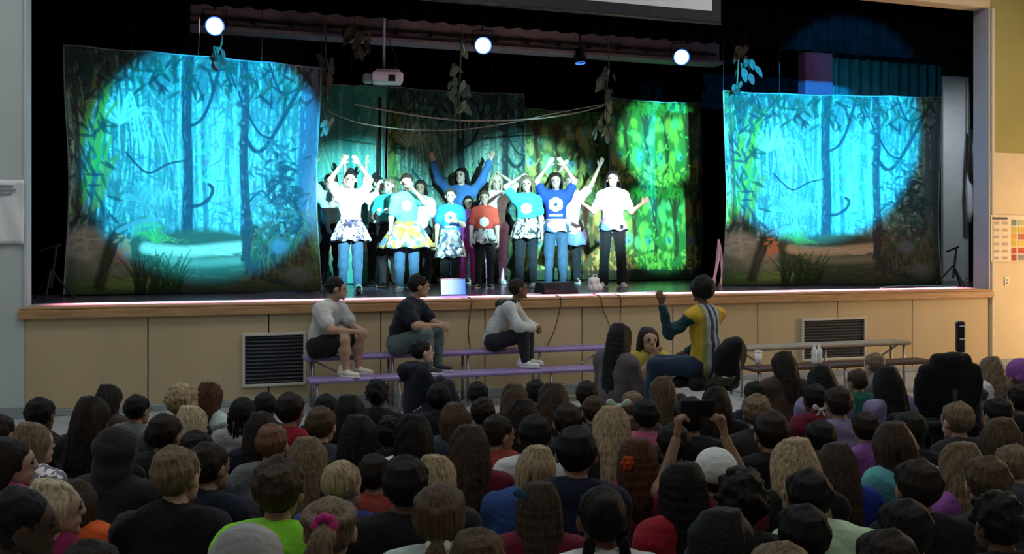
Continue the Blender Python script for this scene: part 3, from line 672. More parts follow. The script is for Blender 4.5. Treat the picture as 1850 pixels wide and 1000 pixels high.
lens_on = M('lit_lens', (.8, .9, 1), .3, .02, emit=(.62, .82, 1.0), estr=38)
lens_halo = M('lens_ring', (.02, .06, .25), .2, .1, emit=(.05, .25, 1), estr=1.5)  # blue emission on the rim stands in for the lamp's halo
def par_can(name, pos, aim, label, lit=True, group=None, top=None, s=1.0):
    pos = np.array(pos, float); dv = np.array(aim, float)-pos; dv /= np.linalg.norm(dv)
    Rm = np.array(Vector(dv).to_track_quat('Z', 'Y').to_matrix())
    t = empty(name, pos, 0, label, 'stage light', group); T = lambda pr, n=20: (B().lathe([(r*s, z*s) for r, z in pr], n, rot=Rm, caps=False))
    T([(.0, -.20), (.055, -.20), (.075, -.16), (.09, -.05), (.098, .06), (.105, .065), (.105, .10), (.088, .10), (.082, .055)]).build('can', blackp, t, smooth=True)
    T([(.0, .066), (.05, .07), (.084, .064), (.084, .058), (.0, .058)]).build('lens', lens_on if lit else M('dark_lens', (.1, .12, .15), .1), t)
    T([(.085, .075), (.097, .085), (.097, .102), (.085, .102), (.085, .075)]).build('lens_ring', lens_halo, t, smooth=True)
    side = np.cross(dv, (0, 0, 1.)); side /= np.linalg.norm(side)+1e-9
    hz = .17*s; yk = B().tube([side*.115*s, side*.115*s+np.array((0, 0, hz)), -side*.115*s+np.array((0, 0, hz)), -side*.115*s], .008, 6); yk.build('yoke', blackp, t)
    z1 = (top if top else pos[2]+.4)-pos[2]
    B().tube([(0, 0, hz), (0, 0, z1)], .012, 8).box((0, 0, z1-.04), (.06, .06, .08), bev=.01).build('clamp', blackp, t)
    for k in (-1, 1): B().lathe([(0, 0), (.018*s, 0), (.018*s, .02), (0, .02)], 10, c=side*.115*s*k).build('knob', blackp, t)
    return t
for px, py, lab in ((388, 47, 'lit round stage light above the jungle cloth by the grey pillar'), (872, 82, 'lit round stage light above the middle of the group on stage'), (1230, 103, 'lit round stage light above the bright green forest cloth')):
    p = onY(px, py, 11.55); aim = np.array((p[0]*.25, 0.5, 1.6))
    par_can('stage_light', p, aim, lab, True, 'stage lights on the beam', top=4.9, s=1.12)
    dv = aim-p; dv /= np.linalg.norm(dv)
    light('SPOT', 'rig_beam', tuple(p+dv*.16), tuple(p*np.array((1, 0, 0))+np.array((0, 9.6, 1.2))), 90, (.55, .75, 1), .06, 1.3, .6)
p = onY(1048, 105, 11.6); par_can('stage_light', p, (p[0], 11.2, 1.0), 'small unlit stage light hanging between the two lit ones over stage', False, 'stage lights on the beam', top=4.9, s=.7)
par_can('stage_light', (10.22, 9.85, 3.6), (10.86, 11.4, 2.5), 'unseen white light added behind the jamb to brighten the pale wing panel', True, None, top=5.398)  # this and the next two cans are added, unseen housings for the wing fill
par_can('stage_light', (8.55, 10.7, 4.8), (10.9, 13.2, 4.35), 'unseen teal par light added over the far jungle cloth to brighten the drape', True, None, top=5.398, s=.8)
par_can('stage_light', (8.15, 10.7, 4.8), (9.0, 12.8, 4.3), 'unseen mauve par light added over the far jungle cloth to brighten plum column', True, None, top=5.398, s=.8)
# bar over the audience with the front spots
lo = min(f[0][0] for f in FOH)-.4; hi = max(f[0][0] for f in FOH)+.4
for yy, lab in ((4.6, 'long black lighting bar hanging below the hall ceiling'),):
    t = empty('lighting_bar', ((lo+hi)/2, yy, BZ+.36), 0, lab, 'lighting bar'); B().tube([(lo-(lo+hi)/2, 0, 0), (hi-(lo+hi)/2, 0, 0)], .025, 10).build('pipe', blackp, t, smooth=True)
    for k in (-.4, 0, .4): B().tube([(k*(hi-lo), 0, .0), (k*(hi-lo), 0, CE-BZ-.36)], .012, 6).build('hanger', blackp, t)
for i, (a, b) in enumerate(FOH): par_can('stage_light', a, b, 'black front stage light on the bar above the audience', True, 'front stage lights above the audience', top=BZ+.31)
for k_, (x0, x1) in enumerate(BATTEN):
    t = empty('led_batten', ((x0+x1)/2, 10.25, 4.33), 0, 'long magenta LED batten hidden behind the valance', 'stage light', 'LED battens behind the valance')
    B().box((0, 0, .05), (x1-x0, .12, .07), bev=.01).build('housing', blackp, t)
    B().box((0, 0, .008), (x1-x0-.04, .09, .01)).build('diffuser', M('batten_diffuser', (.8, .5, .6), .4, .02, emit=(1, .33, .55), estr=3), t)
    for q2 in (-.4, .4): B().tube([(q2*(x1-x0), 0, .08), (q2*(x1-x0), 0, 5.398-4.33)], .01, 6).build('hanger', blackp, t)
for x, y, _e in HOUSE:
    t = empty('ceiling_fill_panel', (x, y, 5.1), 0, 'square dimmed light panel added on the hall ceiling, out of view', 'ceiling light', 'added hall ceiling lights')
    f = B()
    for k in (-1, 1): f.box((k*.58, 0, .04), (.04, 1.2, .08)); f.box((0, k*.58, .04), (1.12, .04, .08))
    f.build('frame', whitep, t); B().box((0, 0, .07), (1.12, 1.12, .02)).build('diffuser', M('dim_diffuser', (.8, .8, .8), .5, .02, emit=(.92, .97, 1), estr=.6), t)

# projector
p = onY(697, 140, 11.0)
t = empty('projector', p, math.radians(-8), 'white ceiling projector hanging on a pole above the stage', 'projector')
B().box((.02, .05, .0), (.36, .28, .12), bev=.02).build('body', whitep, t)
B().box((.02, -.095, -.022), (.35, .012, .068), bev=.004).build('front_panel', M('bright_plastic', (.82, .82, .85), .35, .03), t)
B().lathe([(.0, 0), (.036, 0), (.036, .02), (.026, .02), (.02, .006), (0, .006)], 18, rot=rotm(0, math.pi/2), c=(.065, -.10, -.02)).build('lens', blackp, t, smooth=True)
B().box((.065, -.103, -.02), (.085, .006, .075), bev=.003).build('lens_surround', blackp, t)
B().box((-.21, .06, -.01), (.11, .2, .10), bev=.02).build('side_housing', M('grey_housing', (.22, .22, .24), .5), t)
B().box((.02, .05, .075), (.28, .22, .035), bev=.008).build('mount_plate', M('mount_grey', (.3, .3, .32), .5), t)
B().tube([(-.02, .05, .09), (-.02, .05, 5.35-p[2])], .018, 10).build('pole', greyme, t, smooth=True)
B().tube(bez([(.1, .1, .08), (.13, .1, .25), (.05, .08, .45), (.03, .06, .7)]), .006, 6).build('cable', blackp, t)

# pull-down screen in front of the valance
sx1 = onY(1302, 30, 9.2)[0]; sx0 = onY(520, 0, 9.2)[0]; szb = onY(1302, 43, 9.2)[2]; szw = onY(1286, 20, 9.2)[2]
t = empty('projection_screen', ((sx0+sx1)/2, 9.2, szb), 0, 'partly rolled white projection screen with black border above the stage', 'screen')
Ws = sx1-sx0; xw = onY(1286, 20, 9.2)[0]; xwl = sx0+(sx1-xw)
B().box(((xw+xwl)/2-(sx0+sx1)/2, 0, szw-szb+.4), (xw-xwl, .008, .8)).build('white_surface', M('screen_white', (.62, .63, .65), .8, .02), t)
zc = szw-szb
B().box((0, .003, (zc+.03)/2+.0), (Ws, .006, zc+.03)).build('black_border', M('screen_border', (.022, .022, .026), .8), t)
for k in (-1, 1): B().box((k*(Ws/2-(sx1-xw)/2), -.001, .5), (sx1-xw, .008, .96)).build('side_border', M('screen_border', (.022, .022, .026), .8), t)
B().tube([(-Ws/2, 0, .0), (Ws/2, 0, .0)], .016, 10).build('bottom_bar', blackp, t, smooth=True)
B().box((0, 0, 1.03), (Ws+.1, .14, .15), bev=.02).build('housing', M('screen_case', (.1, .1, .1), .5), t)

# ropes
def rope(name, pts, r, mat, label, cat='rope', group=None):
    o = B().tube(bez(pts, 10), r, 7).build(name, mat, smooth=True); return tag(o, label, cat, group)
rp = [onY(x, y, 11.9) for x, y in ((592, 198), (660, 217), (760, 208), (850, 218), (960, 216), (1040, 205), (1094, 190))]
rp2 = [onY(x, y, 12.0) for x, y in ((590, 200), (650, 222), (740, 234), (830, 234), (920, 222), (1000, 205), (1092, 188))]
rope('rope', [onY(x, y, 11.9) for x, y in ((640, 188), (700, 200), (770, 211), (850, 218), (960, 215), (1040, 204), (1094, 190))], .010, ropem, 'pale sagging rope strung between two leafy vines, upper strand', 'rope', 'ropes between the vines')
rope('rope', rp2, .007, ropem, 'pale sagging rope strung between two leafy vines, lower strand', 'rope', 'ropes between the vines')

leafme = None
def leaf_mesh():
    V = []; F = []; n = 6
    for i in range(n+1):
        t = i/n; w_ = .5*math.sin(math.pi*min(1, t*.92+.06))**.8*(1-.25*t)
        for s in (-1, 0, 1): V.append((s*w_*.75, -.10*abs(s)*w_+.18*t*t, -t))
    for i in range(n):
        for s in (0, 1): a = i*3+s; F.append((a, a+3, a+4, a+1))
    m = mk('leaf', V, F); return m
leafme = leaf_mesh()
vgreen = M('vine_leaf', (.10, .22, .12), .5, .3, 8); vstem = M('vine_stem', (.12, .14, .06), .8); vgrey = M('dry_leaf', (.06, .065, .05), .7, .3, 8); vpale = M('pale_leaf', (.13, .22, .15), .5, .3, 8)
def vine(pts, Y, leaves, mat, label, seed, size=.10):
    P3 = np.array([onY(x, y, Y) for x, y in pts]); b = bez(P3, 8); base = b[-1]; rr = random.Random(seed)
    t = empty('hanging_vine', base, 0, label, 'vine', 'leafy vines hanging over the stage')
    B().tube([p-base for p in b], .010, 6).build('stem', vstem, t, smooth=True)
    B().tube([b[0]-base, np.array((b[0][0], b[0][1], 5.398))-base], .004, 5).build('cord', blackp, t)
    for (x, y, n, sp) in leaves:
        for k in range(n):
            c = onY(x+rr.gauss(0, sp), y+rr.gauss(0, sp*1.2), Y)-base; s = size*(.7+.6*rr.random())
            o = obj('leaf', leafme, mat, t); o.location = c+np.array((0, rr.uniform(-.08, .05), s*.4)); o.scale = (s, s, s*1.3); o.rotation_euler = (rr.uniform(-.4, .5), rr.uniform(-.7, .7), rr.uniform(-1.2, 1.2))
vine([(586, 20), (588, 80), (590, 150), (589, 225)], 11.4, [(588, 110, 7, 7), (590, 140, 5, 6), (592, 160, 3, 4)], vgrey, 'dim leafy vine beside the lit jungle cloth with a green tip', 1, .12)
vine([(589, 190), (590, 222)], 11.35, [(590, 222, 6, 5)], vpale, 'small green leaf cluster at the end of the rope by the lit cloth', 2, .11)
vine([(640, 30), (641, 62), (648, 90)], 12.0, [(634, 72, 6, 9), (650, 90, 8, 10), (645, 60, 4, 8)], vgrey, 'dim bushy leaf bunch hanging from the beam beside projector', 3, .13)
vine([(835, 50), (832, 110), (830, 180), (832, 250)], 11.5, [(832, 80, 3, 4), (828, 130, 5, 6), (826, 160, 6, 7), (838, 165, 5, 6), (832, 200, 4, 5)], vpale, 'leafy vine hanging under the middle lit stage light', 4, .12)
vine([(1098, 75), (1100, 120), (1094, 180), (1097, 245)], 11.8, [(1103, 132, 4, 4), (1090, 150, 4, 5), (1097, 172, 4, 5), (1092, 205, 4, 6), (1096, 235, 5, 7), (1083, 233, 4, 5)], vpale, 'green leafy vine hanging before the bright forest cloth', 5, .12)
vine([(1333, 70), (1334, 110), (1331, 160)], 10.9, [(1340, 105, 6, 9), (1336, 130, 7, 8), (1360, 118, 4, 7), (1330, 155, 3, 3)], vgrey, 'dry leaf bunch hanging above the far jungle cloth', 6, .12)
vine([(402, 55), (400, 80), (390, 102)], 11.0, [(388, 92, 4, 6), (392, 100, 4, 5)], vgrey, 'small leaf bunch hanging below the lit stage light near grey pillar', 7, .11)

# ------------------------------------------------------------------ benches, chairs, props
lilac = M('bench_lilac', (.28, .20, .42), .35, .08, 6); tan = M('bench_tan', (.30, .24, .17), .5, .15, 6); brownb = M('bench_brown', (.07, .035, .025), .5, .2, 6)
def tier_bench(x0, x1, Yu, Yl, zu, zl, mu, ml, label, nlegs):
    t = empty('tiered_bench', ((x0+x1)/2, (Yu+Yl)/2, 0), 0, label, 'bench', 'tiered benches'); W = x1-x0; cu = Yu-(Yu+Yl)/2; cl = Yl-(Yu+Yl)/2
    B().box((0, cu, zu-.02), (W, .27, .04), bev=.012).build('upper_plank', mu, t)
    B().box((0, cl, zl-.02), (W, .25, .04), bev=.012).build('lower_plank', ml, t)
    for i in range(nlegs):
        x = -W/2+.08+i*(W-.16)/(nlegs-1); l = B()
        l.tube([(x, cu+.10, 0), (x, cu+.10, zu-.03)], .014, 8).tube([(x, cu-.10, 0), (x, cu-.10, zu-.03)], .014, 8)
        l.tube([(x, cu-.1, .04), (x, cu+.1, .04)], .010, 6); l.build('leg_frame', greyme, t, smooth=True)
        B().tube([(x, cl-.09, 0), (x, cl-.09, zl-.03)], .014, 8).tube([(x, cl+.05, zl-.04), (x, cu-.1, zl-.04)], .010, 6).build('front_leg', greyme, t, smooth=True)
        if i in (0, nlegs-1):
            s = 1 if i else -1; B().tube([(x-s*.02, cu-.02, zu-.05), (x-s*.28, cu-.02, zl-.02)], .010, 6).build('brace', greyme, t)
    return t
bxl0 = onY(548, 650, 9.0)[0]; bxl1 = onY(1105, 622, 9.0)[0]
tier_bench(bxl0, bxl1, 9.02, 8.68, .50, .335, lilac, lilac, 'two tier bench with lilac planks carrying three seated boys', 5)
bxr0 = onY(1318, 620, 8.45)[0]; bxr1 = onY(1632, 620, 8.45)[0]
tier_bench(bxr0, bxr1, 8.45, 8.12, .50, .335, tan, brownb, 'two tier bench with tan and dark brown planks carrying bottles', 3)
for i, px in enumerate((1471, 1480)):
    p = onY(px, 650, 8.12); t = empty('water_bottle', (p[0], 8.12, .336), 0, 'clear water bottle standing on the dark bench plank', 'bottle', 'bottles on the bench')
    B().lathe([(.0, 0), (.027, 0), (.03, .01), (.03, .06), (.027, .075), (.03, .09), (.03, .13), (.013, .165), (.012, .18)], 16).build('body', M('bottle_white', (.75, .77, .78), .15, .05), t, smooth=True)
    B().lathe([(.0135, .178), (.0135, .198), (0, .198)], 12).build('cap', whitep, t)
p = onY(1373, 640, 8.12)
t = empty('paper_cup', (p[0]-.02, 8.12, .336), 0, 'tall white cup on the dark bench plank beside the office chair', 'cup')
B().lathe([(.0, 0), (.028, 0), (.038, .14), (.034, .14), (.026, .01), (0, .01)], 16).build('body', whitep, t, smooth=True)
B().lathe([(.039, .138), (.041, .145), (.039, .152), (.03, .155), (0, .155)], 16).build('lid', whitep, t, smooth=True)

chairm = M('black_upholstery', (.010, .010, .012), .8, .25, 20, .3, 80)
def office_chair(loc, rz, label, scale=1, bw=.42, bh=.40):
    t = empty('office_chair', loc, rz, label, 'chair', None, scale)
    V, F = sdf([cap((-.15, 0, .44), (.15, 0, .44), .05, .05), cap((-.15, .17, .44), (.15, .17, .435), .05), cap((-.15, -.15, .44), (.15, -.15, .44), .05), cap((-.1, 0, .45), (.1, .12, .445), .07, .07, ((0, 0, 1), .7))], .016, .06)
    obj('seat', mk('seat', V, F), chairm, t)
    z0 = .56; pr = []
    for zz in np.linspace(0, 1, 6):
        hw = bw/2*(1-.30*abs(2*zz-.9)**3.2)-.045; pr.append(cap((-hw, -.235-.05*zz+.03, z0+zz*(bh-.06)), (0, -.235-.05*zz, z0+zz*(bh-.06)), .04)); pr.append(cap((hw, -.235-.05*zz+.03, z0+zz*(bh-.06)), (0, -.235-.05*zz, z0+zz*(bh-.06)), .04))
    V, F = sdf(pr, .014, .05); obj('backrest', mk('backrest', V, F), chairm, t)
    B().tube([(0, -.05, .41), (0, -.24, .42), (0, -.30, .5), (0, -.30, .72)], .02, 8).build('back_bracket', blackp, t, smooth=True)
    B().lathe([(.028, .10), (.028, .25), (.018, .25), (.018, .42)], 14).build('gas_column', blackp, t, smooth=True)
    for k in range(5):
        a = 2*math.pi*k/5+.3; c, s = math.cos(a), math.sin(a)
        lg = B().tube([(0, 0, .11), (.14*c, .14*s, .095), (.27*c, .27*s, .065)], [.026, .022, .016], 8).build('base_leg', blackp, t, smooth=True)
        B().lathe([(0, -.018), (.026, -.018), (.028, 0), (.026, .018), (0, .018)], 12, rot=rotm(a, 0)@rotm(0, math.pi/2), c=(.27*c, .27*s, .028)).build('caster', blackp, lg)
    return t
WF = math.radians(112); wb = at(1327, 655, 7.35)          # woman's facing direction, centre of the chair back
CH1 = (wb[0]+.27*math.cos(WF), wb[1]+.27*math.sin(WF))
office_chair((CH1[0], CH1[1], 0), WF-math.pi/2, 'black office chair under the woman in the yellow vest', 1.0, .36, .28)
pc2 = at(1716, 760, 5.7)
office_chair((pc2[0]+.05, pc2[1]+.23, 0), math.radians(-12), 'black empty office chair standing among the audience by the warm-lit wall', .95, .47, .40)

# slim black column on a stand behind that chair
pt = at(1735, 608, 8.1)
t = empty('column_speaker', (pt[0], pt[1], 0), math.radians(-25), 'slim black column speaker on stand with two white labels', 'speaker')
zt_, zb_ = CAMZ+(441-580)/1700*8.1, CAMZ+(441-636)/1700*8.1
B().box((0, 0, (zt_+zb_)/2), (.066, .07, zt_-zb_), bev=.012).build('cabinet', blackp, t)
for k in (.14, .56): B().box((.004, -.036, zt_-(zt_-zb_)*k), (.042, .003, .013)).build('white_label', whitep, t)
B().box((0, -.0355, (zt_+zb_)/2-.05), (.04, .002, .05)).build('mesh_panel', M('mesh_grey', (.03, .03, .03), .6), t)
B().tube([(0, 0, .3), (0, 0, zb_)], .011, 8).build('pole', blackp, t)
for k in range(3):
    a = 2.1*k; B().tube([(0, 0, .34), (.2*math.cos(a), .2*math.sin(a), .0)], .010, 6).build('leg', blackp, t)

# laptop
pl = onZ(824, 538, STAGE_Z); pl = pl+np.array((0, .05, 0))
t = empty('laptop', (pl[0], pl[1], STAGE_Z), math.radians(-6), 'open laptop with glowing cyan blue screen on the stage edge', 'laptop')
B().box((0, .0, .009), (.29, .20, .018), bev=.005).build('base', M('laptop_blue', (.03, .07, .35), .4), t)
lid = B().box((0, 0, .095), (.28, .010, .19), bev=.004).build('lid', blackp, t, loc=(0, .10, .015), rot=(-.22, 0, 0))
def screen_mat():
    m = bpy.data.materials.new('laptop_screen'); n, l = nodes(m); p = n['Principled BSDF']; tc = n.new('ShaderNodeTexCoord')
    g = n.new('ShaderNodeSeparateXYZ'); l.new(tc.outputs['Generated'], g.inputs[0]); rp_ = n.new('ShaderNodeValToRGB')
    for e, (po, c) in zip((rp_.color_ramp.elements[0], rp_.color_ramp.elements[1]), ((.15, (.65, .95, 1, 1)), (.95, (.02, .25, 1, 1)))): e.position = po; e.color = c
    l.new(g.outputs[0], rp_.inputs[0]); l.new(rp_.outputs[0], p.inputs['Emission Color']); p.inputs['Emission Strength'].default_value = 1.3; p.inputs['Base Color'].default_value = (.02, .02, .02, 1); return m
B().box((0, -.006, .097), (.26, .002, .165)).build('screen', screen_mat(), lid)
B().box((0, -.02, .019), (.25, .10, .003)).build('keyboard', blackp, t)

def on_stage(px, py): return onZ(px, py, STAGE_Z)
p = on_stage(1075, 527); t = empty('paper_bag', (p[0], p[1], STAGE_Z), .3, 'white paper bag standing near the edge beside lone dancer', 'bag')
V, F = sdf([cap((-.05, 0, .05), (.05, 0, .05), .05), cap((-.05, .0, .13), (.03, 0, .14), .045, .035), cap((-.055, 0, .02), (.055, 0, .02), .02, .02)], .012, .03)
obj('body', mk('body', folds(V, .004, 40, 3), F), M('bag_white', (.85, .85, .85), .7, .04), t); B().tube(bez([(-.04, 0, .16), (-.03, 0, .20), (.02, 0, .20), (.03, 0, .16)]), .005, 6).build('handle', whitep, t)
p = on_stage(1010, 531); t = empty('floor_speaker', (p[0], p[1]+.1, STAGE_Z), .2, 'low black wedge monitor speaker on the stage edge before blue shirt dancer', 'speaker')
V = [(-.22, -.13, 0), (.22, -.13, 0), (.22, .13, 0), (-.22, .13, 0), (-.2, -.02, .13), (.2, -.02, .13), (.2, .12, .13), (-.2, .12, .13), (-.22, -.13, .03), (.22, -.13, .03)]
mbx = MB(); mbx.add(V, [(0, 3, 2, 1), (8, 9, 5, 4), (4, 5, 6, 7), (2, 3, 7, 6), (0, 1, 9, 8), (1, 2, 6, 5, 9), (3, 0, 8, 4, 7)]); mbx.build('cabinet', blackp, t)
B().lathe([(0, 0), (.045, 0), (.05, .008), (.055, 0)], 18, rot=rotm(0, .8), c=(0, -.08, .083)).build('cone', M('cone_grey', (.05, .05, .06), .5), t)
p = on_stage(648, 533); t = empty('floor_lamp', (p[0], p[1], STAGE_Z), 0, 'small black footlight clipped on the stage edge before white shirt dancer', 'lamp')
B().box((0, 0, .05), (.05, .07, .1), bev=.012).build('housing', blackp, t); B().lathe([(0, 0), (.018, 0), (.02, .012), (0, .014)], 12, rot=rotm(0, math.pi/2), c=(0, -.035, .06)).build('lens', M('dark_lens', (.1, .12, .15), .1), t); B().box((0, 0, .006), (.08, .1, .012), bev=.003).build('foot', blackp, t)
# cables hanging down the stage front
def cable(pts, label, r=.006):
    o = B().tube(bez([np.array(a) for a in pts], 8), r, 6).build('cable', M('cable_dark', (.06, .045, .03), .6), smooth=True); tag(o, label, 'cable', 'cables down the stage front')
for k, (xs, lab) in enumerate((([(853, 530), (850, 560), (846, 600), (852, 640)], 'dark cable falling from the laptop down the stage front'), ([(1014, 535), (1010, 565), (1000, 600), (985, 630)], 'dark cable slanting down the panel beside boy in white hoodie'), ([(1086, 533), (1090, 560), (1100, 585), (1108, 610)], 'dark cable curving down the stage front above long haired girl'), ([(1122, 530), (1121, 560), (1120, 590)], 'thin dark cable dropping straight down the stage front'))):
    c = [onY(x, y, 9.305) for x, y in xs]; e = onY(xs[0][0], xs[0][1], 9.45); c = [np.array((e[0], 9.7, STAGE_Z+.008)), np.array((c[0][0], 9.40, STAGE_Z+.012)), np.array((c[0][0], 9.312, STAGE_Z-.02))]+c[1:]; cable(c, lab)
o = B().tube(bez([np.array((*on_stage(x, y)[:2], STAGE_Z+.008)) for x, y in ((940, 534), (985, 531), (1040, 529), (1100, 531), (1190, 528))]), .008, 6).build('cable', M('cable_pale', (.35, .45, .5), .5), smooth=True); tag(o, 'pale cable lying along the stage edge before the dancers', 'cable')
o = B().tube(bez([np.array((*on_stage(x, y)[:2], STAGE_Z+.01)) for x, y in ((1590, 521), (1640, 517), (1690, 518), (1730, 520))]), .009, 6).build('cable', M('cable_pale', (.35, .45, .5), .5), smooth=True); tag(o, 'pale cable lying before the far jungle cloth', 'cable')
# small tripod at each wing
def tripod(px, py, label, h=.5, lean=.25):
    p = on_stage(px, py); t = empty('tripod_stand', (p[0], p[1], STAGE_Z), 0, label, 'stand')
    B().tube([(0, 0, .12), (lean*.2, 0, h)], .014, 8).build('pole', blackp, t)
    for k in range(3): a = 2.1*k+.4; B().tube([(0, 0, h*.55), (.22*math.cos(a), .22*math.sin(a), .012)], .012, 6).build('leg', blackp, t)
    B().tube([(-.10, 0, h*.9), (.09, 0, h*1.02)], .014, 6).build('crossbar', blackp, t)
tripod(1722, 518, 'black tripod stand in front of the pale wing panel', .52); tripod(92, 541, 'black tripod stand beside the jungle cloth near the grey pillar', .55)
# pink strips standing in for the cloth's pink-lit lower corner
p = onY(1298, 470, 10.9)
t = empty('pink_lit_ribbon', (p[0], 10.9, STAGE_Z+.01), 0, 'pale pink ribbon tinted as the pink-lit lower corner of the far jungle cloth', 'ribbon')
for k, (dx, w_) in enumerate(((-.05, .03), (.02, .02))):
    V = []; F = []
    for i in range(13):
        v = i/12; c = dx+.06*math.sin(v*2.4+k)-.04*(1-v); V += [(c-w_*(1.3-v), -.02*math.sin(v*7), v*.62), (c+w_*(1.3-v), .02*math.sin(v*6), v*.62)]
    for i in range(12): F.append((2*i, 2*i+1, 2*i+3, 2*i+2))
    o = obj('strip', mk('strip', V, F), M('lit_pink', (.75, .45, .6), .7), t); o.modifiers.new('s', 'SOLIDIFY').thickness = .004

# ------------------------------------------------------------------ people
def hand_prims(curl):
    pr = [cap((0, 0, .012), (0, 0, .062), .026, .032, ((0, 1, 0), .45)), cap((0, 0, -.02), (0, 0, .02), .02, .022, ((0, 1, 0), .75))]
    for x, L in ((-.026, .047), (-.009, .060), (.009, .064), (.026, .056)):
        a = np.array((x, 0, .072)); d1 = np.array((x*1.2*(1-curl)*4*.1, math.sin(curl*.8), math.cos(curl*.8))); b = a+d1*L*.5/np.linalg.norm(d1)
        d2 = np.array((0, math.sin(curl*1.9), math.cos(curl*1.9))); c = b+d2*L*.5; pr += [cap(a, b, .0085, .008), cap(b, c, .008, .0065)]
    pr += [cap((.022, .004, .022), (.046, .012, .05), .011, .009), cap((.046, .012, .05), (.052, .016+.012*curl, .078), .009, .0075)]
    return pr
HANDS = {k: sdf(hand_prims(c), .0042, .008) for k, c in (('open', .12), ('relax', .7), ('grip', 1.15))}
HP = [ell((0, -.012, .022), (.074, .090, .088)), ell((0, .022, -.045), (.054, .060, .062)), ell((0, .035, .015), (.060, .056, .060)),
      cap((0, .088, .012), (0, .098, -.020), .009, .013), cap((-.012, .088, -.022), (.012, .088, -.022), .009), cap((0, .066, -.085), (0, .070, -.09), .02, .02),
      ell((.077, -.008, -.005), (.011, .02, .030)), ell((-.077, -.008, -.005), (.011, .02, .030)), cap((-.018, .078, -.052), (.018, .078, -.052), .011)]
HP += [ell((s*.031, .094, .006), (.016, .012, .010), 's') for s in (-1, 1)]
HEADV, HEADF = sdf(HP, .0068, .014); HEADV = smooth(HEADV, HEADF, 1, .4)
def small_sphere(c, r, sc, n=8):
    m = MB().sphere(c, r, n, 0, sc); return np.array(m.V), np.array(m.F)
FACE = [(1, small_sphere((s*.031, .080, .006), .0125, (1, .8, .8))) for s in (-1, 1)]+[(2, small_sphere((0, .085, -.050), .02, (1, .35, .28)))]+[(3, small_sphere((s*.031, .089, .026), .016, (1, .35, .13))) for s in (-1, 1)]
def nrm(v): v = np.array(v, float); return v/(np.linalg.norm(v)+1e-9)
def frame(zdir, yhint):
    z = nrm(zdir); y = np.array(yhint, float); y = nrm(y-z*(y@z)); x = np.cross(y, z); return np.stack([x, y, z], 1)

def J_stand(aL, aR, head=(0, 0, 0), spread=.09, lean=0):
    """aL = arm on the +x side, aR = arm on the -x side: (elbow, wrist) with mirrored x"""
    j = dict(pel=(0, 0, .77), waist=(lean*.3, 0, .90), chest=(lean*.6, 0, 1.05), neck=(lean, -.005, 1.19), head=(lean, .015, 1.335), hr=rotm(*head), front=(0, 1, 0))
    for s, n, a in ((1, 'L', aL), (-1, 'R', aR)):
        j['sh'+n] = (s*.135+lean, 0, 1.13); j['el'+n] = (s*a[0][0]+lean, a[0][1], a[0][2]); j['wr'+n] = (s*a[1][0]+lean, a[1][1], a[1][2]); j['hand'+n] = a[2] if len(a) > 2 else 'relax'
        j['hip'+n] = (s*.075, 0, .74); j['kn'+n] = (s*(.5*spread+.04), .015, .40); j['an'+n] = (s*spread, -.01, .075); j['toe'+n] = (s*(spread+.03), .12, .03)
        if len(a) > 3: j['hd'+n] = a[3]
    return j
DOWN = ((.19, -.02, .90), (.20, .06, .70)); ARCH = ((.24, .02, 1.33), (.11, .03, 1.52), 'open'); VUP = ((.27, 0, 1.28), (.34, .02, 1.50), 'open')
UPST = ((.20, .02, 1.36), (.19, .04, 1.57), 'open'); FACEH = ((.22, .17, 1.08), (.06, .19, 1.26), 'open'); BENT = ((.23, .0, .93), (.35, .12, 1.02), 'open')
HIGH = ((.26, .02, 1.28), (.36, .03, 1.52), 'open'); HEADH = ((.27, .03, 1.30), (.10, -.02, 1.42), 'relax'); FWD = ((.18, .08, .92), (.10, .24, .98), 'relax')
def J_floor(var=0, head=(0, 0, 0)):
    j = dict(pel=(0, 0, .10), waist=(0, -.015, .22), chest=(0, .005, .36), neck=(0, .025, .490), head=(0, .062, .612), hr=rotm(*head), front=(0, 1, .05))
    for s, n in ((1, 'L'), (-1, 'R')):
        j['sh'+n] = (s*.138, .01, .447); j['hand'+n] = 'relax'; j['hip'+n] = (s*.08, .02, .09)
        if var == 0:    # cross-legged
            j['el'+n] = (s*.185, .07, .26); j['wr'+n] = (s*.09, .21, .17); j['kn'+n] = (s*.22, .22, .12); j['an'+n] = (-s*.04, .25+.02*s, .06); j['toe'+n] = (-s*.12, .27+.05*s, .04)
        elif var == 1:  # knees drawn up
            j['el'+n] = (s*.18, .14, .29); j['wr'+n] = (s*.06, .31, .24); j['kn'+n] = (s*.10, .25, .33); j['an'+n] = (s*.09, .36, .075); j['toe'+n] = (s*.10, .47, .03)
        else:           # kneeling back on the heels
            j['el'+n] = (s*.155, .05, .25); j['wr'+n] = (s*.08, .18, .18); j['kn'+n] = (s*.085, .24, .075); j['an'+n] = (s*.06, .0, .05); j['toe'+n] = (s*.05, -.08, .03)
    return j
def grow(prims, g): return [(p[0], p[1], p[2], p[3]+g, p[4]+g, p[5], p[6]) if p[0] == 'c' else (p[0], p[1], p[2]+g, p[3]) for p in prims]
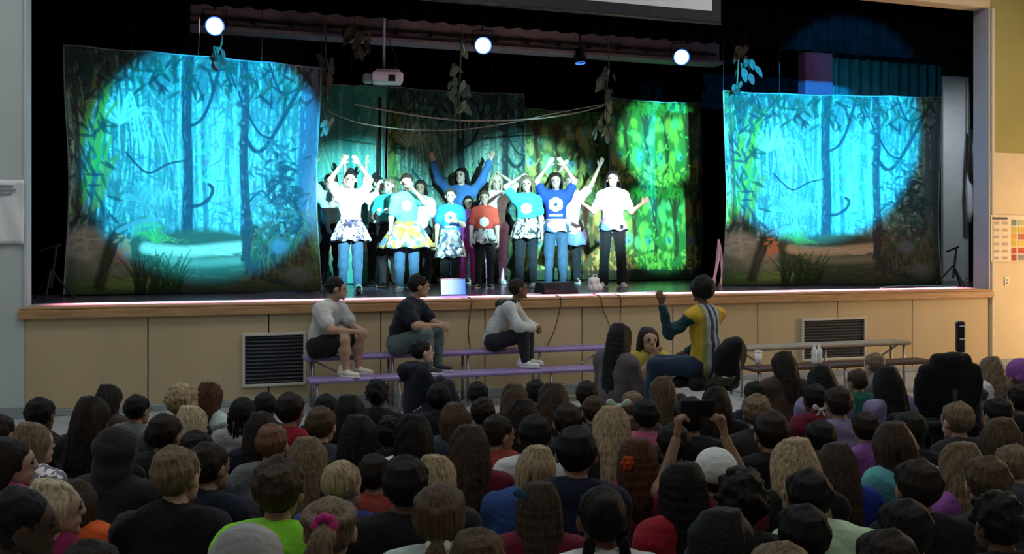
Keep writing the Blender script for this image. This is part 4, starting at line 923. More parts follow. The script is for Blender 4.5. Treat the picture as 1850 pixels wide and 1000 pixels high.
def body_prims(J, b=1.0):
    A = {k: np.array(v, float) for k, v in J.items() if not isinstance(v, str) and k != 'hr'}; fr = nrm(A['front']); fl = (fr, .72)
    P = {}
    P['torso'] = [cap(A['pel'], A['waist'], .110*b, .100*b, (fr, .82)), cap(A['waist'], A['chest'], .098*b, .112*b, fl), cap(A['chest'], A['chest']*.42+A['neck']*.58, .112*b, .078*b, fl), cap(A['shL'], A['shR'], .048*b, .048*b), cap(A['shL']*.45+A['neck']*.55, A['shR']*.45+A['neck']*.55, .05)]
    P['neck'] = [cap(A['neck']-np.array((0, 0, .02)), A['head']+J['hr']@np.array((0, -.018, -.05)), .044, .040)]
    lerp = lambda a, c, t: A[a]*(1-t)+A[c]*t
    for n in 'LR':
        P['ua'+n] = [cap(A['sh'+n], A['el'+n], .041*b, .033*b)]; P['ush'+n] = [cap(A['sh'+n], lerp('sh'+n, 'el'+n, .62), .044*b, .046*b)]
        P['fa'+n] = [cap(A['el'+n], A['wr'+n], .033*b, .021*b)]
        P['th'+n] = [cap(A['hip'+n], A['kn'+n], .072*b, .050*b)]; P['thh'+n] = [cap(A['hip'+n], lerp('hip'+n, 'kn'+n, .85), .076*b, .064*b)]
        c = lerp('kn'+n, 'an'+n, .35); P['sn'+n] = [cap(A['kn'+n], c, .048*b, .046*b), cap(c, A['an'+n], .046*b, .030)]
        P['ft'+n] = [cap(A['an'+n]-np.array((0, 0, .03)), A['toe'+n], .030, .022)]
    P['pelvis'] = [cap(A['hipL'], A['hipR'], .085*b, .085*b), cap(A['pel'], A['pel']*.4+A['waist']*.6, .110*b, .102*b, (fr, .82))]
    return P, A, fr
def make_meshes(J, sleeve='short', bottom='trousers', b=1.0, seed=0, h=.015):
    P, A, fr = body_prims(J, b)
    V, F = sdf([p for k in P if not k.startswith(('ush', 'thh')) for p in P[k]], h, .03)
    parts = [(V, F, 0)]
    HS = .92; hv = HS*HEADV@J['hr'].T+A['head']; parts.append((hv, HEADF, 0))
    for m, (v, f) in FACE: parts.append((HS*v@J['hr'].T+A['head'], f, m))
    for n, s in (('L', 1), ('R', -1)):
        hv, hf = HANDS[J['hand'+n]]; d = J.get('hd'+n, A['wr'+n]-A['el'+n]+np.array((0, 0, .001)))
        hint = nrm(fr+np.array((-s*.6, 0, 0))) if J['hand'+n] == 'open' else np.array((-s*1., 0, -.4)); Fm = frame(d, hint)
        v = hv*np.array((-s if J['hand'+n] == 'open' else s, 1, 1))*.92
        hf2 = hf if (np.linalg.det(Fm) > 0) == ((-s if J['hand'+n] == 'open' else s) > 0) else hf[:, ::-1]
        parts.append((v@Fm.T+A['wr'+n]+nrm(d)*.012, hf2, 0))
    Vs = []; Fs = []; ms = []; o = 0
    for v, f, m in parts: Vs.append(v); Fs.append(f+o); ms.append(np.full(len(f), m)); o += len(v)
    body = mk('body', np.concatenate(Vs), np.concatenate(Fs), np.concatenate(ms))
    sp = list(P['torso'])
    for n in 'LR':
        if sleeve == 'short': sp += P['ush'+n]
        elif sleeve == 'long': sp += P['ua'+n]+[cap(P['fa'+n][0][1], P['fa'+n][0][1]*.06+P['fa'+n][0][2]*.94, P['fa'+n][0][3]+.004, P['fa'+n][0][4]+.006)]
    nk = P['neck'][0]
    V, F = sdf(grow(sp, .018), h*.95, .036)
    V = smooth(V, F, 2, .5); shirt = mk('shirt', folds(V, .0028, 24, seed), F)
    bp = list(P['pelvis'])
    if bottom in ('trousers', 'flares'):
        for n in 'LR':
            q_ = P['sn'+n]; e = q_[1]; bp += P['th'+n]+[q_[0], cap(e[1], e[2], e[3], .036 if bottom == 'trousers' else .062)]
    else:
        for n in 'LR': bp += P['thh'+n]
    V, F = sdf(grow(bp, .011), h*.95, .02); pants = mk('trousers', folds(V, .003, 22, seed+1), F)
    return dict(body=body, shirt=shirt, pants=pants, A=A, J=J, fr=fr, bname='shorts' if bottom == 'shorts' else 'trousers')
# shoe (toe along +y)
V, F = sdf([cap((0, -.05, .035), (0, .02, .04), .036, .036), cap((0, .02, .036), (0, .12, .028), .036, .030, ((0, 0, 1), .8)), cap((0, -.045, .05), (0, -.035, .085), .032, .034)], .0085, .02)
SH_UP = (V, F)
def shoe_mesh():
    V, F = SH_UP; pr = []; n = 20
    for k in range(n):
        a = 2*math.pi*k/n; pr.append((.043*math.cos(a)*(1.0), .035+.118*math.sin(a)))
    sv = [(x, y, z) for z in (0, .02) for x, y in pr]; sf = [(k, (k+1) % n, n+(k+1) % n, n+k) for k in range(n)]+[tuple(range(n))[::-1], tuple(n+k for k in range(n))]
    fl = [tuple(f) for f in F]; o = len(V); return mk('shoe', np.concatenate([V, np.array(sv)]), fl+[tuple(i+o for i in f) for f in sf], [0]*len(fl)+[1]*len(sf))
SHOE = shoe_mesh()

# ---- hair styles, in the head's own frame (face along +y)
def hair_mesh(style, seed):
    r = random.Random(seed); C = np.array((0, -.014, .024)); R = np.array((.078, .094, .090))
    def sf(az, el, off=.008):
        d = np.array((math.sin(az)*math.cos(el), -math.cos(az)*math.cos(el), math.sin(el))); return C+d*(R+off)
    pr = []; k = .012; h = .0068; rad = math.radians
    thick = {'buzz': .003, 'afro': .03, 'hood': .02}.get(style, .002)
    pr.append(ell(C+np.array((0, -.004, .004)), R+thick))
    face = ell((0, .112, -.045), (.080, .078, .105), 's'); low = ell((0, .02, -.175), (.14, .16, .130), 's')
    def locks(n, eb, es, ef, rr=.011, off=.008, j=.15):
        rr *= .62; off *= .35
        for i in range(n):
            az = rad(-155+310*(i+r.random()*.6)/n); t = abs(az)/rad(155); e1 = rad(eb*(1-t)+es*t if t < .65 else es*(1-(t-.65)/.35)+ef*(t-.65)/.35)
            e0 = rad(78); pts = [sf(az*(.5+.5*u)+r.gauss(0, j)*u*.3, e0+(e1-e0)*u, off+r.gauss(0, .002)) for u in (0, .4, .75, 1)]
            for a, b_ in zip(pts[:-1], pts[1:]): pr.append(cap(a, b_, rr*(.8+.4*r.random()), rr*.75))
    def strand(pts, r0, r1):
        b_ = bez(pts, 5); n = len(b_)
        for i in range(n-1): pr.append(cap(b_[i], b_[i+1], r0+(r1-r0)*i/n, r0+(r1-r0)*(i+1)/n))
    if style == 'buzz': locks(20, -20, 0, 28, .006, .002); pr += [face, low]
    elif style == 'short': locks(30, -24, 2, 30, .011, .007); pr += [face, low]
    elif style == 'messy':
        locks(30, -26, 0, 32, .013, .010, .4)
        for i in range(40):
            az, el = rad(r.uniform(-150, 150)), rad(r.uniform(5, 85)); a = sf(az, el, .004); b_ = sf(az+r.gauss(0, .35), el+r.gauss(0, .2)+.15, .014+.010*r.random()); pr.append(cap(a, b_, .010, .005))
        pr += [face, low]
    elif style in ('bob', 'long', 'longwide', 'verylong'):
        L = {'bob': -.125, 'long': -.27, 'longwide': -.25, 'verylong': -.42}[style]; wd = {'longwide': 1.5, 'verylong': 1.25}.get(style, 1.05)
        locks(18, -10, 0, 34, .010, .006); pr.append(face)
        n = 34 if style != 'bob' else 28
        for i in range(n):
            az = rad(-118+236*(i+.5)/n+r.gauss(0, 2)); p0 = sf(az*.6, rad(60)); p1 = sf(az, rad(8), .004); p2 = sf(az, rad(-28), .004); p2[0] *= 1.0
            z3 = L+r.gauss(0, .018); p3 = np.array((p1[0]*wd*.95+r.gauss(0, .006), min(p1[1]*.75-.02, .045 if style == 'bob' else -.02)-(.012 if style == 'bob' else .082), z3)); p2 = (p1+p3)/2+np.array((p1[0]*.12, p1[1]*.06, .02))
            strand([p0, p1, p2, p3], .0095, .005)
        pr.append(cap((0, -.065, -.02), (0, -.085 if style == 'bob' else -.150, L+.06), .068, .052*wd, ((0, 1, 0), .45)))
    elif style in ('ponytail', 'lowtail', 'hightail'):
        K = np.array({'ponytail': (0, -.118, .05), 'lowtail': (0, -.108, -.055), 'hightail': (0, -.085, .105)}[style]); pr += [face, low]
        for i in range(26):
            az = rad(-140+280*i/25); a = sf(az, rad(12+25*abs(az)/2.4), .005); m_ = sf(az*.5, math.atan2(K[2]-.02, .1)*.7+rad(8), .009); strand([a, m_, K], .010, .008)
        for i in range(16):
            e = K+np.array((r.gauss(0, .028), -.035+r.gauss(0, .018), -.26+r.gauss(0, .02))); strand([K, K+np.array((r.gauss(0, .012), -.05, -.03)), (K+e)/2+np.array((r.gauss(0, .018), -.04, 0)), e+np.array((0, -.05, 0))], .013, .005)
    elif style == 'bun':
        locks(28, -18, 4, 34, .009, .005); pr += [face, low]
        for i in range(26): a = r.uniform(0, 6.28); c = r.uniform(-1, 1); q_ = math.sqrt(1-c*c)*.036; pr.append(cap(np.array((0, -.05, .125))+np.array((q_*math.cos(a), q_*math.sin(a), c*.03)), np.array((0, -.05, .125)), .014, .02))
    elif style in ('curly', 'afro'):
        o = .004 if style == 'curly' else .02
        for i in range(110 if style == 'afro' else 90):
            az, el = rad(r.uniform(-150, 150)), rad(r.uniform(-20, 88)); p_ = sf(az, el, o+r.gauss(0, .004)); pr.append(cap(p_, p_+np.array((0, 0, .004)), .014, .014))
        pr += [face, low]; k = .006
    elif style == 'braids':
        locks(22, -18, 0, 34, .009, .005); pr += [face, low]; k = .004
        for i in range(15):
            az = rad(-115+230*i/14); p_ = sf(az, rad(-5), .006); zl = -.20-.05*r.random()
            for z in np.arange(p_[2], zl, -.017): 
                u = (p_[2]-z)/(p_[2]-zl); q_ = np.array((p_[0]*(1.05-.1*u), min(p_[1], -.01)*(1.0+.1*u)-.015*u, z)); pr.append(cap(q_, q_+np.array((0, 0, -.006)), .0095, .0095))
    elif style == 'twobraids':
        locks(24, -20, 0, 34, .009, .005); pr += [face, low]; k = .005
        for s in (-1, 1):
            for i in range(15):
                z = -.045-.018*i; q_ = np.array((s*(.055+.012*math.sin(i*.4)), -.075-.002*i, z)); pr += [cap(q_+np.array((s*.007, 0, 0)), q_+np.array((-s*.008, 0, -.012)), .014, .013)]
    V, F = sdf(pr, h, k); V = smooth(V, F, 2, .6); return mk('hair', folds(V, .0014, np.array((70, 70, 6)), seed), F)
HCACHE = {}
def hair_of(style, seed=0):
    if (style, seed) not in HCACHE: HCACHE[(style, seed)] = hair_mesh(style, seed*7+len(style))
    return HCACHE[(style, seed)]
def hood_mesh(down=False):
    V, F = sdf([ell((0, -.022, .030), (.100, .112, .108)), cap((0, -.05, -.06), (0, -.07, -.13), .09, .085), cap((-.07, .02, -.10), (.07, .02, -.10), .05), ell((0, .125, -.01), (.070, .10, .095), 's'), ell((0, .0, -.005), (.079, .10, .094), 's')], .0085, .03); return mk('hood', folds(V, .003, 26, 5), F)
HOOD = hood_mesh()
def hood_down_mesh():
    V, F = sdf([cap((-.10, -.06, .0), (0, -.13, -.02), .035, .045), cap((.10, -.06, .0), (0, -.13, -.02), .035, .045), cap((-.09, .03, .02), (-.10, -.06, .0), .028, .035), cap((.09, .03, .02), (.10, -.06, .0), .028, .035), cap((0, -.13, -.02), (0, -.14, -.10), .05, .02)], .009, .03); return mk('hood', V, F)
HOODD = hood_down_mesh()
def cap_meshes():
    V, F = sdf([ell((0, -.012, .036), (.093, .108, .094)), ell((0, .0, -.06), (.13, .15, .075), 's'), ell((0, -.130, .012), (.034, .026, .026), 's')], .0075, .004); crown = mk('crown', V, F)
    V, F = sdf([cap((-.04, .07, .028), (-.025, .15, .018), .04, .03, ((0, 0, 1), .16)), cap((.04, .07, .028), (.025, .15, .018), .04, .03, ((0, 0, 1), .16)), cap((0, .08, .03), (0, .16, .02), .04, .03, ((0, 0, 1), .16))], .006, .01); return crown, mk('brim', V, F)
CAPC, CAPB = cap_meshes()
V, F = sdf([ell((0, -.012, .034), (.092, .108, .100)), ell((0, .03, -.075), (.14, .17, .09), 's'), cap((-.06, -.07, .0), (.06, -.07, .0), .03)], .008, .01); BEANIE = mk('beanie', V, F)
def torus(R0, r0, n=20, k=8, rough=0):
    V = []; F = []
    for i in range(n):
        a = 2*math.pi*i/n
        for j in range(k):
            b_ = 2*math.pi*j/k; rr = r0*(1+rough*math.sin(i*2.5)); V.append(((R0+rr*math.cos(b_))*math.cos(a), (R0+rr*math.cos(b_))*math.sin(a), rr*math.sin(b_)))
    for i in range(n):
        for j in range(k): F.append((i*k+j, ((i+1) % n)*k+j, ((i+1) % n)*k+(j+1) % k, i*k+(j+1) % k))
    return mk('band', V, F)
SCRUNCH = torus(.026, .016, 22, 8, .3); BANDT = torus(.083, .007, 30, 6)
def bow_mesh():
    V, F = sdf([cap((.008, 0, 0), (.045, 0, .018), .008, .022, ((0, 1, 0), .5)), cap((-.008, 0, 0), (-.045, 0, .018), .008, .022, ((0, 1, 0), .5)), cap((0, 0, 0), (0, .004, 0), .014), cap((0, 0, 0), (.03, 0, -.045), .006, .012, ((0, 1, 0), .5)), cap((0, 0, 0), (-.03, 0, -.045), .006, .012, ((0, 1, 0), .5))], .006, .006); return mk('bow', V, F)
BOW = bow_mesh()
def flower_mesh():
    m = MB()
    for k in range(6): a = k*math.pi/3; m.sphere((.022*math.cos(a), 0, .022*math.sin(a)), .016, 8, 0, (1, .5, 1))
    m.sphere((0, -.006, 0), .012, 8, 0); return m.mesh('flower', True)
FLOWER = flower_mesh()

SK = {'light': skinm('light', (.56, .36, .27)), 'mid': skinm('mid', (.40, .24, .16)), 'tan': skinm('tan', (.30, .17, .105)), 'brown': skinm('brown', (.16, .085, .05)), 'dark': skinm('dark', (.075, .04, .025))}
EYE = M('eye_dark', (.03, .022, .018), .2, .1); LIP = M('lip', (.40, .16, .13), .5, .1); BROW = M('brow', (.06, .04, .03), .8)
HR = {k: hairm(k, c) for k, c in dict(black=(.010, .009, .009), dark=(.022, .015, .011), brown=(.060, .036, .022), mid=(.095, .060, .036), light=(.20, .140, .085), blond=(.42, .32, .19), pale=(.55, .44, .28), auburn=(.085, .032, .016), ginger=(.20, .10, .055)).items()}
DENIM = cloth('denim', (.05, .10, .17)); DARKP = cloth('dark_trousers', (.018, .02, .026)); SHOEW = M('shoe_white', (.7, .7, .7), .5, .05); SHOED = M('shoe_dark', (.03, .03, .035), .5); SOLE = M('sole', (.6, .6, .58), .6)

def skirt_mesh(z_top, z_bot, r_top, r_bot, nfl=9, seed=0):
    rr = random.Random(seed); V = []; F = []; n = 72; m = 8; ph = rr.random()*6
    for lay in (0, 1):
        for j in range(m+1):
            t = j/m; z = z_top+(z_bot-z_top)*t; r0 = r_top+(r_bot-r_top)*t**.8-(.006 if lay else 0)
            for i in range(n):
                a = 2*math.pi*i/n; fl = 1+(.11*math.sin(nfl*a+ph)+.05*math.sin(5*a+ph*2))*t; V.append((r0*fl*math.cos(a)*1.08, r0*fl*math.sin(a)*.85, z+.012*math.sin(nfl*a+ph+1)*t))
    L = (m+1)*n
    for lay in (0, 1):
        for j in range(m):
            for i in range(n): a = lay*L+j*n+i; b_ = lay*L+j*n+(i+1) % n; q_ = (a, a+n, b_+n, b_); F.append(q_ if lay == 0 else q_[::-1])
    for i in range(n): i2 = (i+1) % n; F.append((m*n+i, L+m*n+i, L+m*n+i2, m*n+i2)); F.append((i2, L+i2, L+i, i))
    return mk('skirt', V, F)
def person(ms, loc, rz, scale, label, skin, hair, shirt, pants, shoes=None, group=None, skirt=None, extra=(), barefoot=False):
    J, A = ms['J'], ms['A']
    t = empty('person', loc, rz, label, 'person', group, scale)
    obj('body', ms['body'], [SK[skin], EYE, LIP, BROW], t)
    obj('shirt', ms['shirt'], shirt, t); obj(ms['bname'], ms['pants'], pants, t)
    HM = Matrix.Translation(Vector(A['head']))@Matrix(J['hr'].tolist()).to_4x4()@Matrix.Scale(.92, 4)
    ho = None
    if hair: ho = obj('hair', hair_of(hair[0], hair[2] if len(hair) > 2 else 0), HR[hair[1]], t, mat4=HM)
    sh = shoes or SHOED
    for n in 'LR':
        d = A['toe'+n]-A['an'+n]; d[2] = 0; ang = math.atan2(d[1], d[0])-math.pi/2
        obj('shoe', SHOE, [sh, SOLE], t, mat4=Matrix.Translation(Vector((A['an'+n][0], A['an'+n][1], A['an'+n][2]-.075)))@Matrix.Rotation(ang, 4, 'Z'))
    if skirt: obj('skirt', skirt_mesh(*skirt[1:]), skirt[0], t)
    for e in extra:
        k = e[0]
        if k == 'scrunchie': obj('scrunchie', SCRUNCH, e[1], ho, mat4=Matrix.Translation(Vector(e[2]))@Matrix.Rotation(e[3], 4, 'X'))
        elif k == 'bow': obj('hair_bow', BOW, e[1], ho, mat4=Matrix.Translation(Vector(e[2])))
        elif k == 'flower': obj('hair_flower', FLOWER, e[1], ho, mat4=Matrix.Translation(Vector(e[2])))
        elif k == 'headband': obj('headband', BANDT, e[1], ho, mat4=Matrix.Translation(Vector((0, -.012, .02)))@Matrix.Rotation(1.2, 4, 'X')@Matrix.Diagonal((1.05, 1.12, 1, 1)))
        elif k == 'hood': obj('hood', HOOD, e[1], t, mat4=HM)
        elif k == 'hooddown': obj('hood', HOODD, e[1], t, mat4=Matrix.Translation(Vector(A['neck'])))
        elif k == 'cap':
            c = obj('cap', CAPC, e[1], t, mat4=HM); obj('brim', CAPB, e[1], c)
        elif k == 'beanie': obj('beanie', BEANIE, e[1], t, mat4=HM)
        elif k == 'beads':
            bm_ = MB().sphere((0, 0, 0), .007, 6).mesh('bead', True)
            rr = random.Random(3)
            for i in range(9): obj('bead', bm_, e[1], ho, loc=(rr.uniform(-.075, .075), -.10+rr.uniform(-.008, .01), rr.uniform(-.18, .03)))
        elif k == 'earring':
            bm_ = MB().sphere((0, 0, 0), .009, 6).mesh('earring', True)
            for s in e[2]: obj('earring', bm_, e[1], t, mat4=HM@Matrix.Translation(Vector((s*.088, -.01, -.04))))
    return t
FACEDIR = lambda phi: phi-math.pi/2

# ---- performers
WH = (.82, .82, .82)
W1 = cloth('white', WH); TEAL = cloth('teal', (.05, .50, .48)); CYW = cloth('pale_aqua', (.45, .72, .70)); DEN = cloth('denim_shirt', (.05, .14, .34)); BLK = cloth('black', (.012, .012, .014)); PURP = cloth('purple', (.35, .07, .40))
MONO = pattern('mono_print', [(0.450, 0.450, 0.450), (0.018, 0.018, 0.036), (0.360, 0.360, 0.390), (0.060, 0.048, 0.120), (0.450, 0.450, 0.420)], 26); YEL = pattern('yellow_floral', [(0.400, 0.290, 0.040), (0.375, 0.200, 0.030), (0.375, 0.350, 0.250), (0.100, 0.150, 0.275), (0.400, 0.310, 0.075), (0.350, 0.225, 0.150)], 24)
CAMO = pattern('camo_print', [(0.248, 0.248, 0.275), (0.055, 0.066, 0.121), (0.220, 0.165, 0.154), (0.358, 0.358, 0.363), (0.033, 0.033, 0.050)], 22); BW = pattern('bw_print', [(0.468, 0.468, 0.456), (0.030, 0.030, 0.030), (0.432, 0.444, 0.420), (0.150, 0.210, 0.180)], 27); TIE = pattern('tie_dye', [(0.090, 0.180, 0.450), (0.360, 0.390, 0.480), (0.270, 0.150, 0.300), (0.150, 0.270, 0.480), (0.390, 0.270, 0.300)], 9)
ORG = (.50, .055, .03)
def performer(px, head_y, feet_y, J, label, skin, hair, shirt, sleeve, pants, bottom='trousers', shoes=None, skirt=None, turn=0, seed=0, Y=None, extra=()):
    p = onZ(px, feet_y, STAGE_Z)
    dep = (p-np.array((0, 0, CAMZ)))@D; H = CAMZ+(HY-head_y)/FPX*dep-STAGE_Z; sc = H/1.465
    ms = make_meshes(J, sleeve, bottom, 1.0, seed, .0155)
    to_cam = math.atan2(-p[1], -p[0]); phi = to_cam+math.radians(turn)
    return person(ms, (p[0], p[1], STAGE_Z+.003), FACEDIR(phi), sc, label, skin, hair, shirt, pants, shoes, 'performers on stage', skirt, extra)
performer(597, 312, 517, J_stand(UPST, UPST), 'performer in pale aqua shirt and dark trousers with both arms straight up', 'light', ('messy', 'light'), CYW, 'short', DARKP, turn=-10, seed=1)
performer(633, 306, 524, J_stand(ARCH, ARCH), 'performer in white shirt and black white skirt with arms arched overhead', 'light', ('bun', 'black'), W1, 'short', DENIM, skirt=(MONO, .86, .60, .118, .21, 9, 2), shoes=TEAL, seed=2)
performer(682, 315, 517, J_stand(UPST, DOWN, (.5, 0, 0)), 'performer in white top and dark trousers with one arm raised behind teal shirt', 'light', ('bun', 'dark'), W1, 'none', DARKP, turn=30, seed=3)
performer(703, 318, 519, J_stand(FWD, FWD, (-.3, 0, 0)), 'performer in teal shirt and long black skirt with hands held forward', 'light', ('ponytail', 'light'), TEAL, 'short', cloth('leggings_pale', (.4, .45, .5)), skirt=(BLK, .86, .42, .118, .19, 7, 3), turn=-15, seed=4)
performer(735, 311, 527, J_stand(DOWN, FACEH), 'performer in pale teal shirt and wide yellow floral skirt shading face with hand', 'light', ('short', 'dark'), tee_print('teal_tee', (.12, .55, .52), (.8, .8, .75), 1.05, .06, False), 'short', DENIM, skirt=(YEL, .87, .54, .118, .295, 8, 4), shoes=cloth('aqua_shoe', (.2, .5, .5)), seed=5)
performer(760, 323, 515, J_stand(DOWN, DOWN), 'performer in plain white shirt and dark trousers standing with arms down', 'tan', ('long', 'dark'), W1, 'short', DARKP, turn=-8, seed=6)
performer(833, 300, 512, J_stand(VUP, HIGH, (-.25, .1, 0)), 'performer in denim long sleeves raising both arms in a wide V', 'light', ('long', 'black'), DEN, 'long', DARKP, turn=-5, seed=7)
performer(814, 338, 525, J_stand(DOWN, FWD), 'performer in blue emblem shirt and mottled skirt behind the open laptop', 'light', ('lowtail', 'brown'), tee_print('blue_tee', (.02, .20, .55), (.75, .8, .7), 1.03, .085, True, .006, .025), 'short', BLK, skirt=(CAMO, .87, .47, .118, .20, 7, 5), seed=8)
performer(846, 352, 517, J_stand(DOWN, DOWN), 'performer in purple shirt and magenta leggings half hidden behind red shirt', 'light', ('bob', 'dark'), PURP, 'long', cloth('magenta', (.45, .04, .25)), seed=9)
performer(875, 342, 521, J_stand(DOWN, DOWN), 'performer in coral red shirt and white print skirt beside the laptop', 'light', ('short', 'mid'), tee_print('red_tee', ORG, (.8, .75, .7), .98, .07, False), 'short', DARKP, skirt=(BW, .88, .66, .118, .19, 8, 6), seed=10)
performer(896, 312, 513, J_stand(DOWN, HEADH), 'performer in white shirt and pink leggings with one hand at the head', 'light', ('long', 'pale'), W1, 'short', cloth('pink_leggings', (.70, .38, .58)), shoes=SHOEW, turn=10, seed=11)
performer(951, 315, 520, J_stand(HEADH, DOWN), 'performer in teal emblem shirt and black white wrap with one hand on head', 'light', ('long', 'light'), tee_print('teal_tee_b', (.05, .48, .45), (.7, .75, .4), 1.02, .07, False), 'short', DARKP, skirt=(BW, .90, .64, .118, .185, 8, 7), shoes=SHOEW, seed=12)
performer(1004, 309, 519, J_stand(ARCH, ARCH), 'performer in royal blue flower shirt and jeans with arms arched overhead', 'light', ('long', 'dark'), tee_print('royal_tee', (.01, .05, .38), (.8, .82, .75), 1.04, .09, True, .007, .022), 'short', DENIM, skirt=(TIE, .86, .70, .118, .17, 6, 8), shoes=M('shoe_blue', (.1, .16, .3), .5), seed=13)
performer(1030, 312, 512, J_stand(ARCH, ((.27, .02, 1.28), (.38, .03, 1.53), 'open')), 'performer in white shirt and blue tie dye skirt reaching one arm high outward', 'light', ('messy', 'light'), W1, 'short', DARKP, skirt=(TIE, .86, .50, .118, .23, 7, 9), seed=14)
performer(1107, 305, 518, J_stand(BENT, BENT, spread=.12), 'lone dancer in white shirt and black flared trousers with bent arms out', 'light', ('longwide', 'black'), W1, 'short', BLK, 'flares', skirt=(TIE, .87, .70, .118, .165, 6, 10), shoes=SHOEW, seed=15)

# ---- boys on the bench
def J_bench(lean=.0, arms='knees', head=(0, 0, 0), knee=.05, hunch=0):
    j = dict(pel=(0, 0, .10), waist=(0, .01+.3*lean, .22), chest=(0, .05+.7*lean, .36-.03*hunch), neck=(0, .10+lean, .475-.06*hunch), head=(0, .145+lean*1.15, .615-.08*hunch), hr=rotm(*head), front=(0, 1, -.25))
    for s, n in ((1, 'L'), (-1, 'R')):
        j['sh'+n] = (s*.138, .08+lean, .425-.06*hunch); j['hand'+n] = 'relax'; j['hip'+n] = (s*.08, .03, .085); j['kn'+n] = (s*.11, .33, .12+knee); j['an'+n] = (s*.10, .345, -.09); j['toe'+n] = (s*.11, .46, -.135)
        j['el'+n] = (s*.175, .22+lean*.8, .23+knee*.5); j['wr'+n] = (s*.06, .42, .19+knee)
    return j
def seat_on(px, Y, z, phi, ms, scale, *a, **k):
    p = onY(px, 600, Y); return person(ms, (p[0], Y, z), FACEDIR(math.radians(phi)), scale, *a, **k)
GRW = cloth('grey_white', (.55, .57, .55)); NAVY = cloth('navy_black', (.014, .018, .028)); GRG = cloth('grey_green', (.10, .14, .14)); HOODW = cloth('pale_hoodie', (.50, .54, .52))
SHOER = M('shoe_cream', (.62, .58, .50), .5)
seat_on(578, 8.98, .502, -42, make_meshes(J_bench(.03, head=(.62, -.05, 0)), 'short', 'shorts', 1.12, 31), 1.03, 'boy in pale grey shirt and black shorts sitting at the bench end', 'mid', ('short', 'black'), GRW, BLK, SHOER, 'boys on the bench')
seat_on(722, 8.98, .502, -40, make_meshes(J_bench(.05, head=(.62, -.02, 0), knee=.08), 'short', 'trousers', 1.12, 32), 1.04, 'boy in black shirt and grey trousers leaning arms on knees on bench', 'mid', ('messy', 'black', 1), NAVY, GRG, SHOED, 'boys on the bench')
seat_on(892, 8.98, .502, -30, make_meshes(J_bench(.10, head=(.5, .1, 0), knee=.04), 'long', 'trousers', 1.1, 33), .98, 'boy in pale hoodie and dark trousers crouching forward on the bench', 'brown', ('short', 'dark', 1), HOODW, DARKP, SHOEW, 'boys on the bench', extra=(('hooddown', cloth('hood_dark', (.03, .03, .035))),))
# ---- those on the floor before the bench
def floor_at(px, top_y, dep):
    p = at(px, top_y, dep); return p[0], p[1], p[2]
def floor_person(px, top_y, dep, phi, J, label, skin, hair, shirt, sleeve='long', pants=None, extra=(), seed=0, b=1.0, ref=.745, group=None):
    x, y, z = floor_at(px, top_y, dep); sc = z/ref; ms = make_meshes(J, sleeve, 'trousers', b, seed)
    phi = math.radians(phi); hx = J['head'][1]*sc; return person(ms, (x-hx*math.cos(phi), y-hx*math.sin(phi), 0), FACEDIR(phi), sc, label, skin, hair, shirt, pants or DARKP, None, group, None, extra)
j = J_floor(1, (0, .1, 0)); floor_person(764, 607, 8.05, 5, j, 'child in dark navy hoodie hunched on the floor before the bench', 'light', ('short', 'black', 1), cloth('dark_navy', (.010, .011, .022)), seed=41, extra=(('hooddown', cloth('dark_navy', (.010, .011, .022))),))
j = J_floor(0, (.1, 0, 0)); floor_person(1122, 578, 8.15, 25, j, 'girl with back turned in dim lilac top beside the girl in yellow', 'mid', ('verylong', 'black'), cloth('dim_lilac', (.10, .08, .09)), seed=42)
j = J_floor(0, (0, .08, 0)); j['elL'] = (.15, .20, .33); j['elR'] = (-.15, .20, .33); j['wrL'] = (.035, .20, .47); j['wrR'] = (-.035, .20, .47); j['handL'] = j['handR'] = 'open'
floor_person(1172, 586, 8.6, -95, j, 'girl in yellow top holding both hands to her mouth', 'mid', ('verylong', 'dark', 1), cloth('yellow_top', (.45, .36, .06)), 'short', seed=43)
# woman in the office chair
jw = dict(pel=(0, 0, .12), waist=(0, -.01, .28), chest=(0, .0, .45), neck=(0, .01, .61), head=(0, .035, .765), hr=rotm(-.05, .05, 0), front=(0, 1, 0))
for s, n in ((1, 'L'), (-1, 'R')):
    jw['sh'+n] = (s*.17, 0, .545); jw['hip'+n] = (s*.09, .03, .10); jw['kn'+n] = (s*.10-.20, .38+.06*s, .10); jw['an'+n] = (s*.10-.24, .42+.06*s, -.385); jw['toe'+n] = (s*.10-.30, .54+.06*s, -.43); jw['hand'+n] = 'relax'
jw['elR'] = (-.25, .05, .30); jw['wrR'] = (-.12, .26, .20); jw['elL'] = (.20, .10, .32); jw['wrL'] = (.10, .28, .20)
jw['elR'] = (-.36, .10, .40); jw['wrR'] = (-.40, .14, .64); jw['handR'] = 'open'
YV = stripes('kente_stripes', [(.30, .32, .08), (.45, .48, .42), (.02, .05, .14), (.40, .44, .42), (.02, .05, .14), (.45, .48, .40), (.30, .32, .08)], -.13, .13, (.62, .38, .03))
ms = make_meshes(jw, 'none', 'trousers', 1.2, 51)
tw = person(ms, (CH1[0]+.02*math.cos(WF), CH1[1]+.02*math.sin(WF), .475), FACEDIR(WF), .92, 'woman in yellow vest with striped back raising one hand in office chair', 'brown', ('afro', 'black'), YV, cloth('blue_trousers', (.02, .035, .07)), SHOED)
Pw, Aw, _ = body_prims(jw, 1.2)
for n in 'LR':
    V, F = sdf(grow(Pw['ua'+n]+[cap(Pw['fa'+n][0][1], Pw['fa'+n][0][1]*.1+Pw['fa'+n][0][2]*.9, Pw['fa'+n][0][3], Pw['fa'+n][0][4]+.006)], .009), .014, .02); obj('sleeve', mk('sleeve', folds(V, .003, 24, 5), F), cloth('teal_sleeve', (.012, .045, .055)), tw)

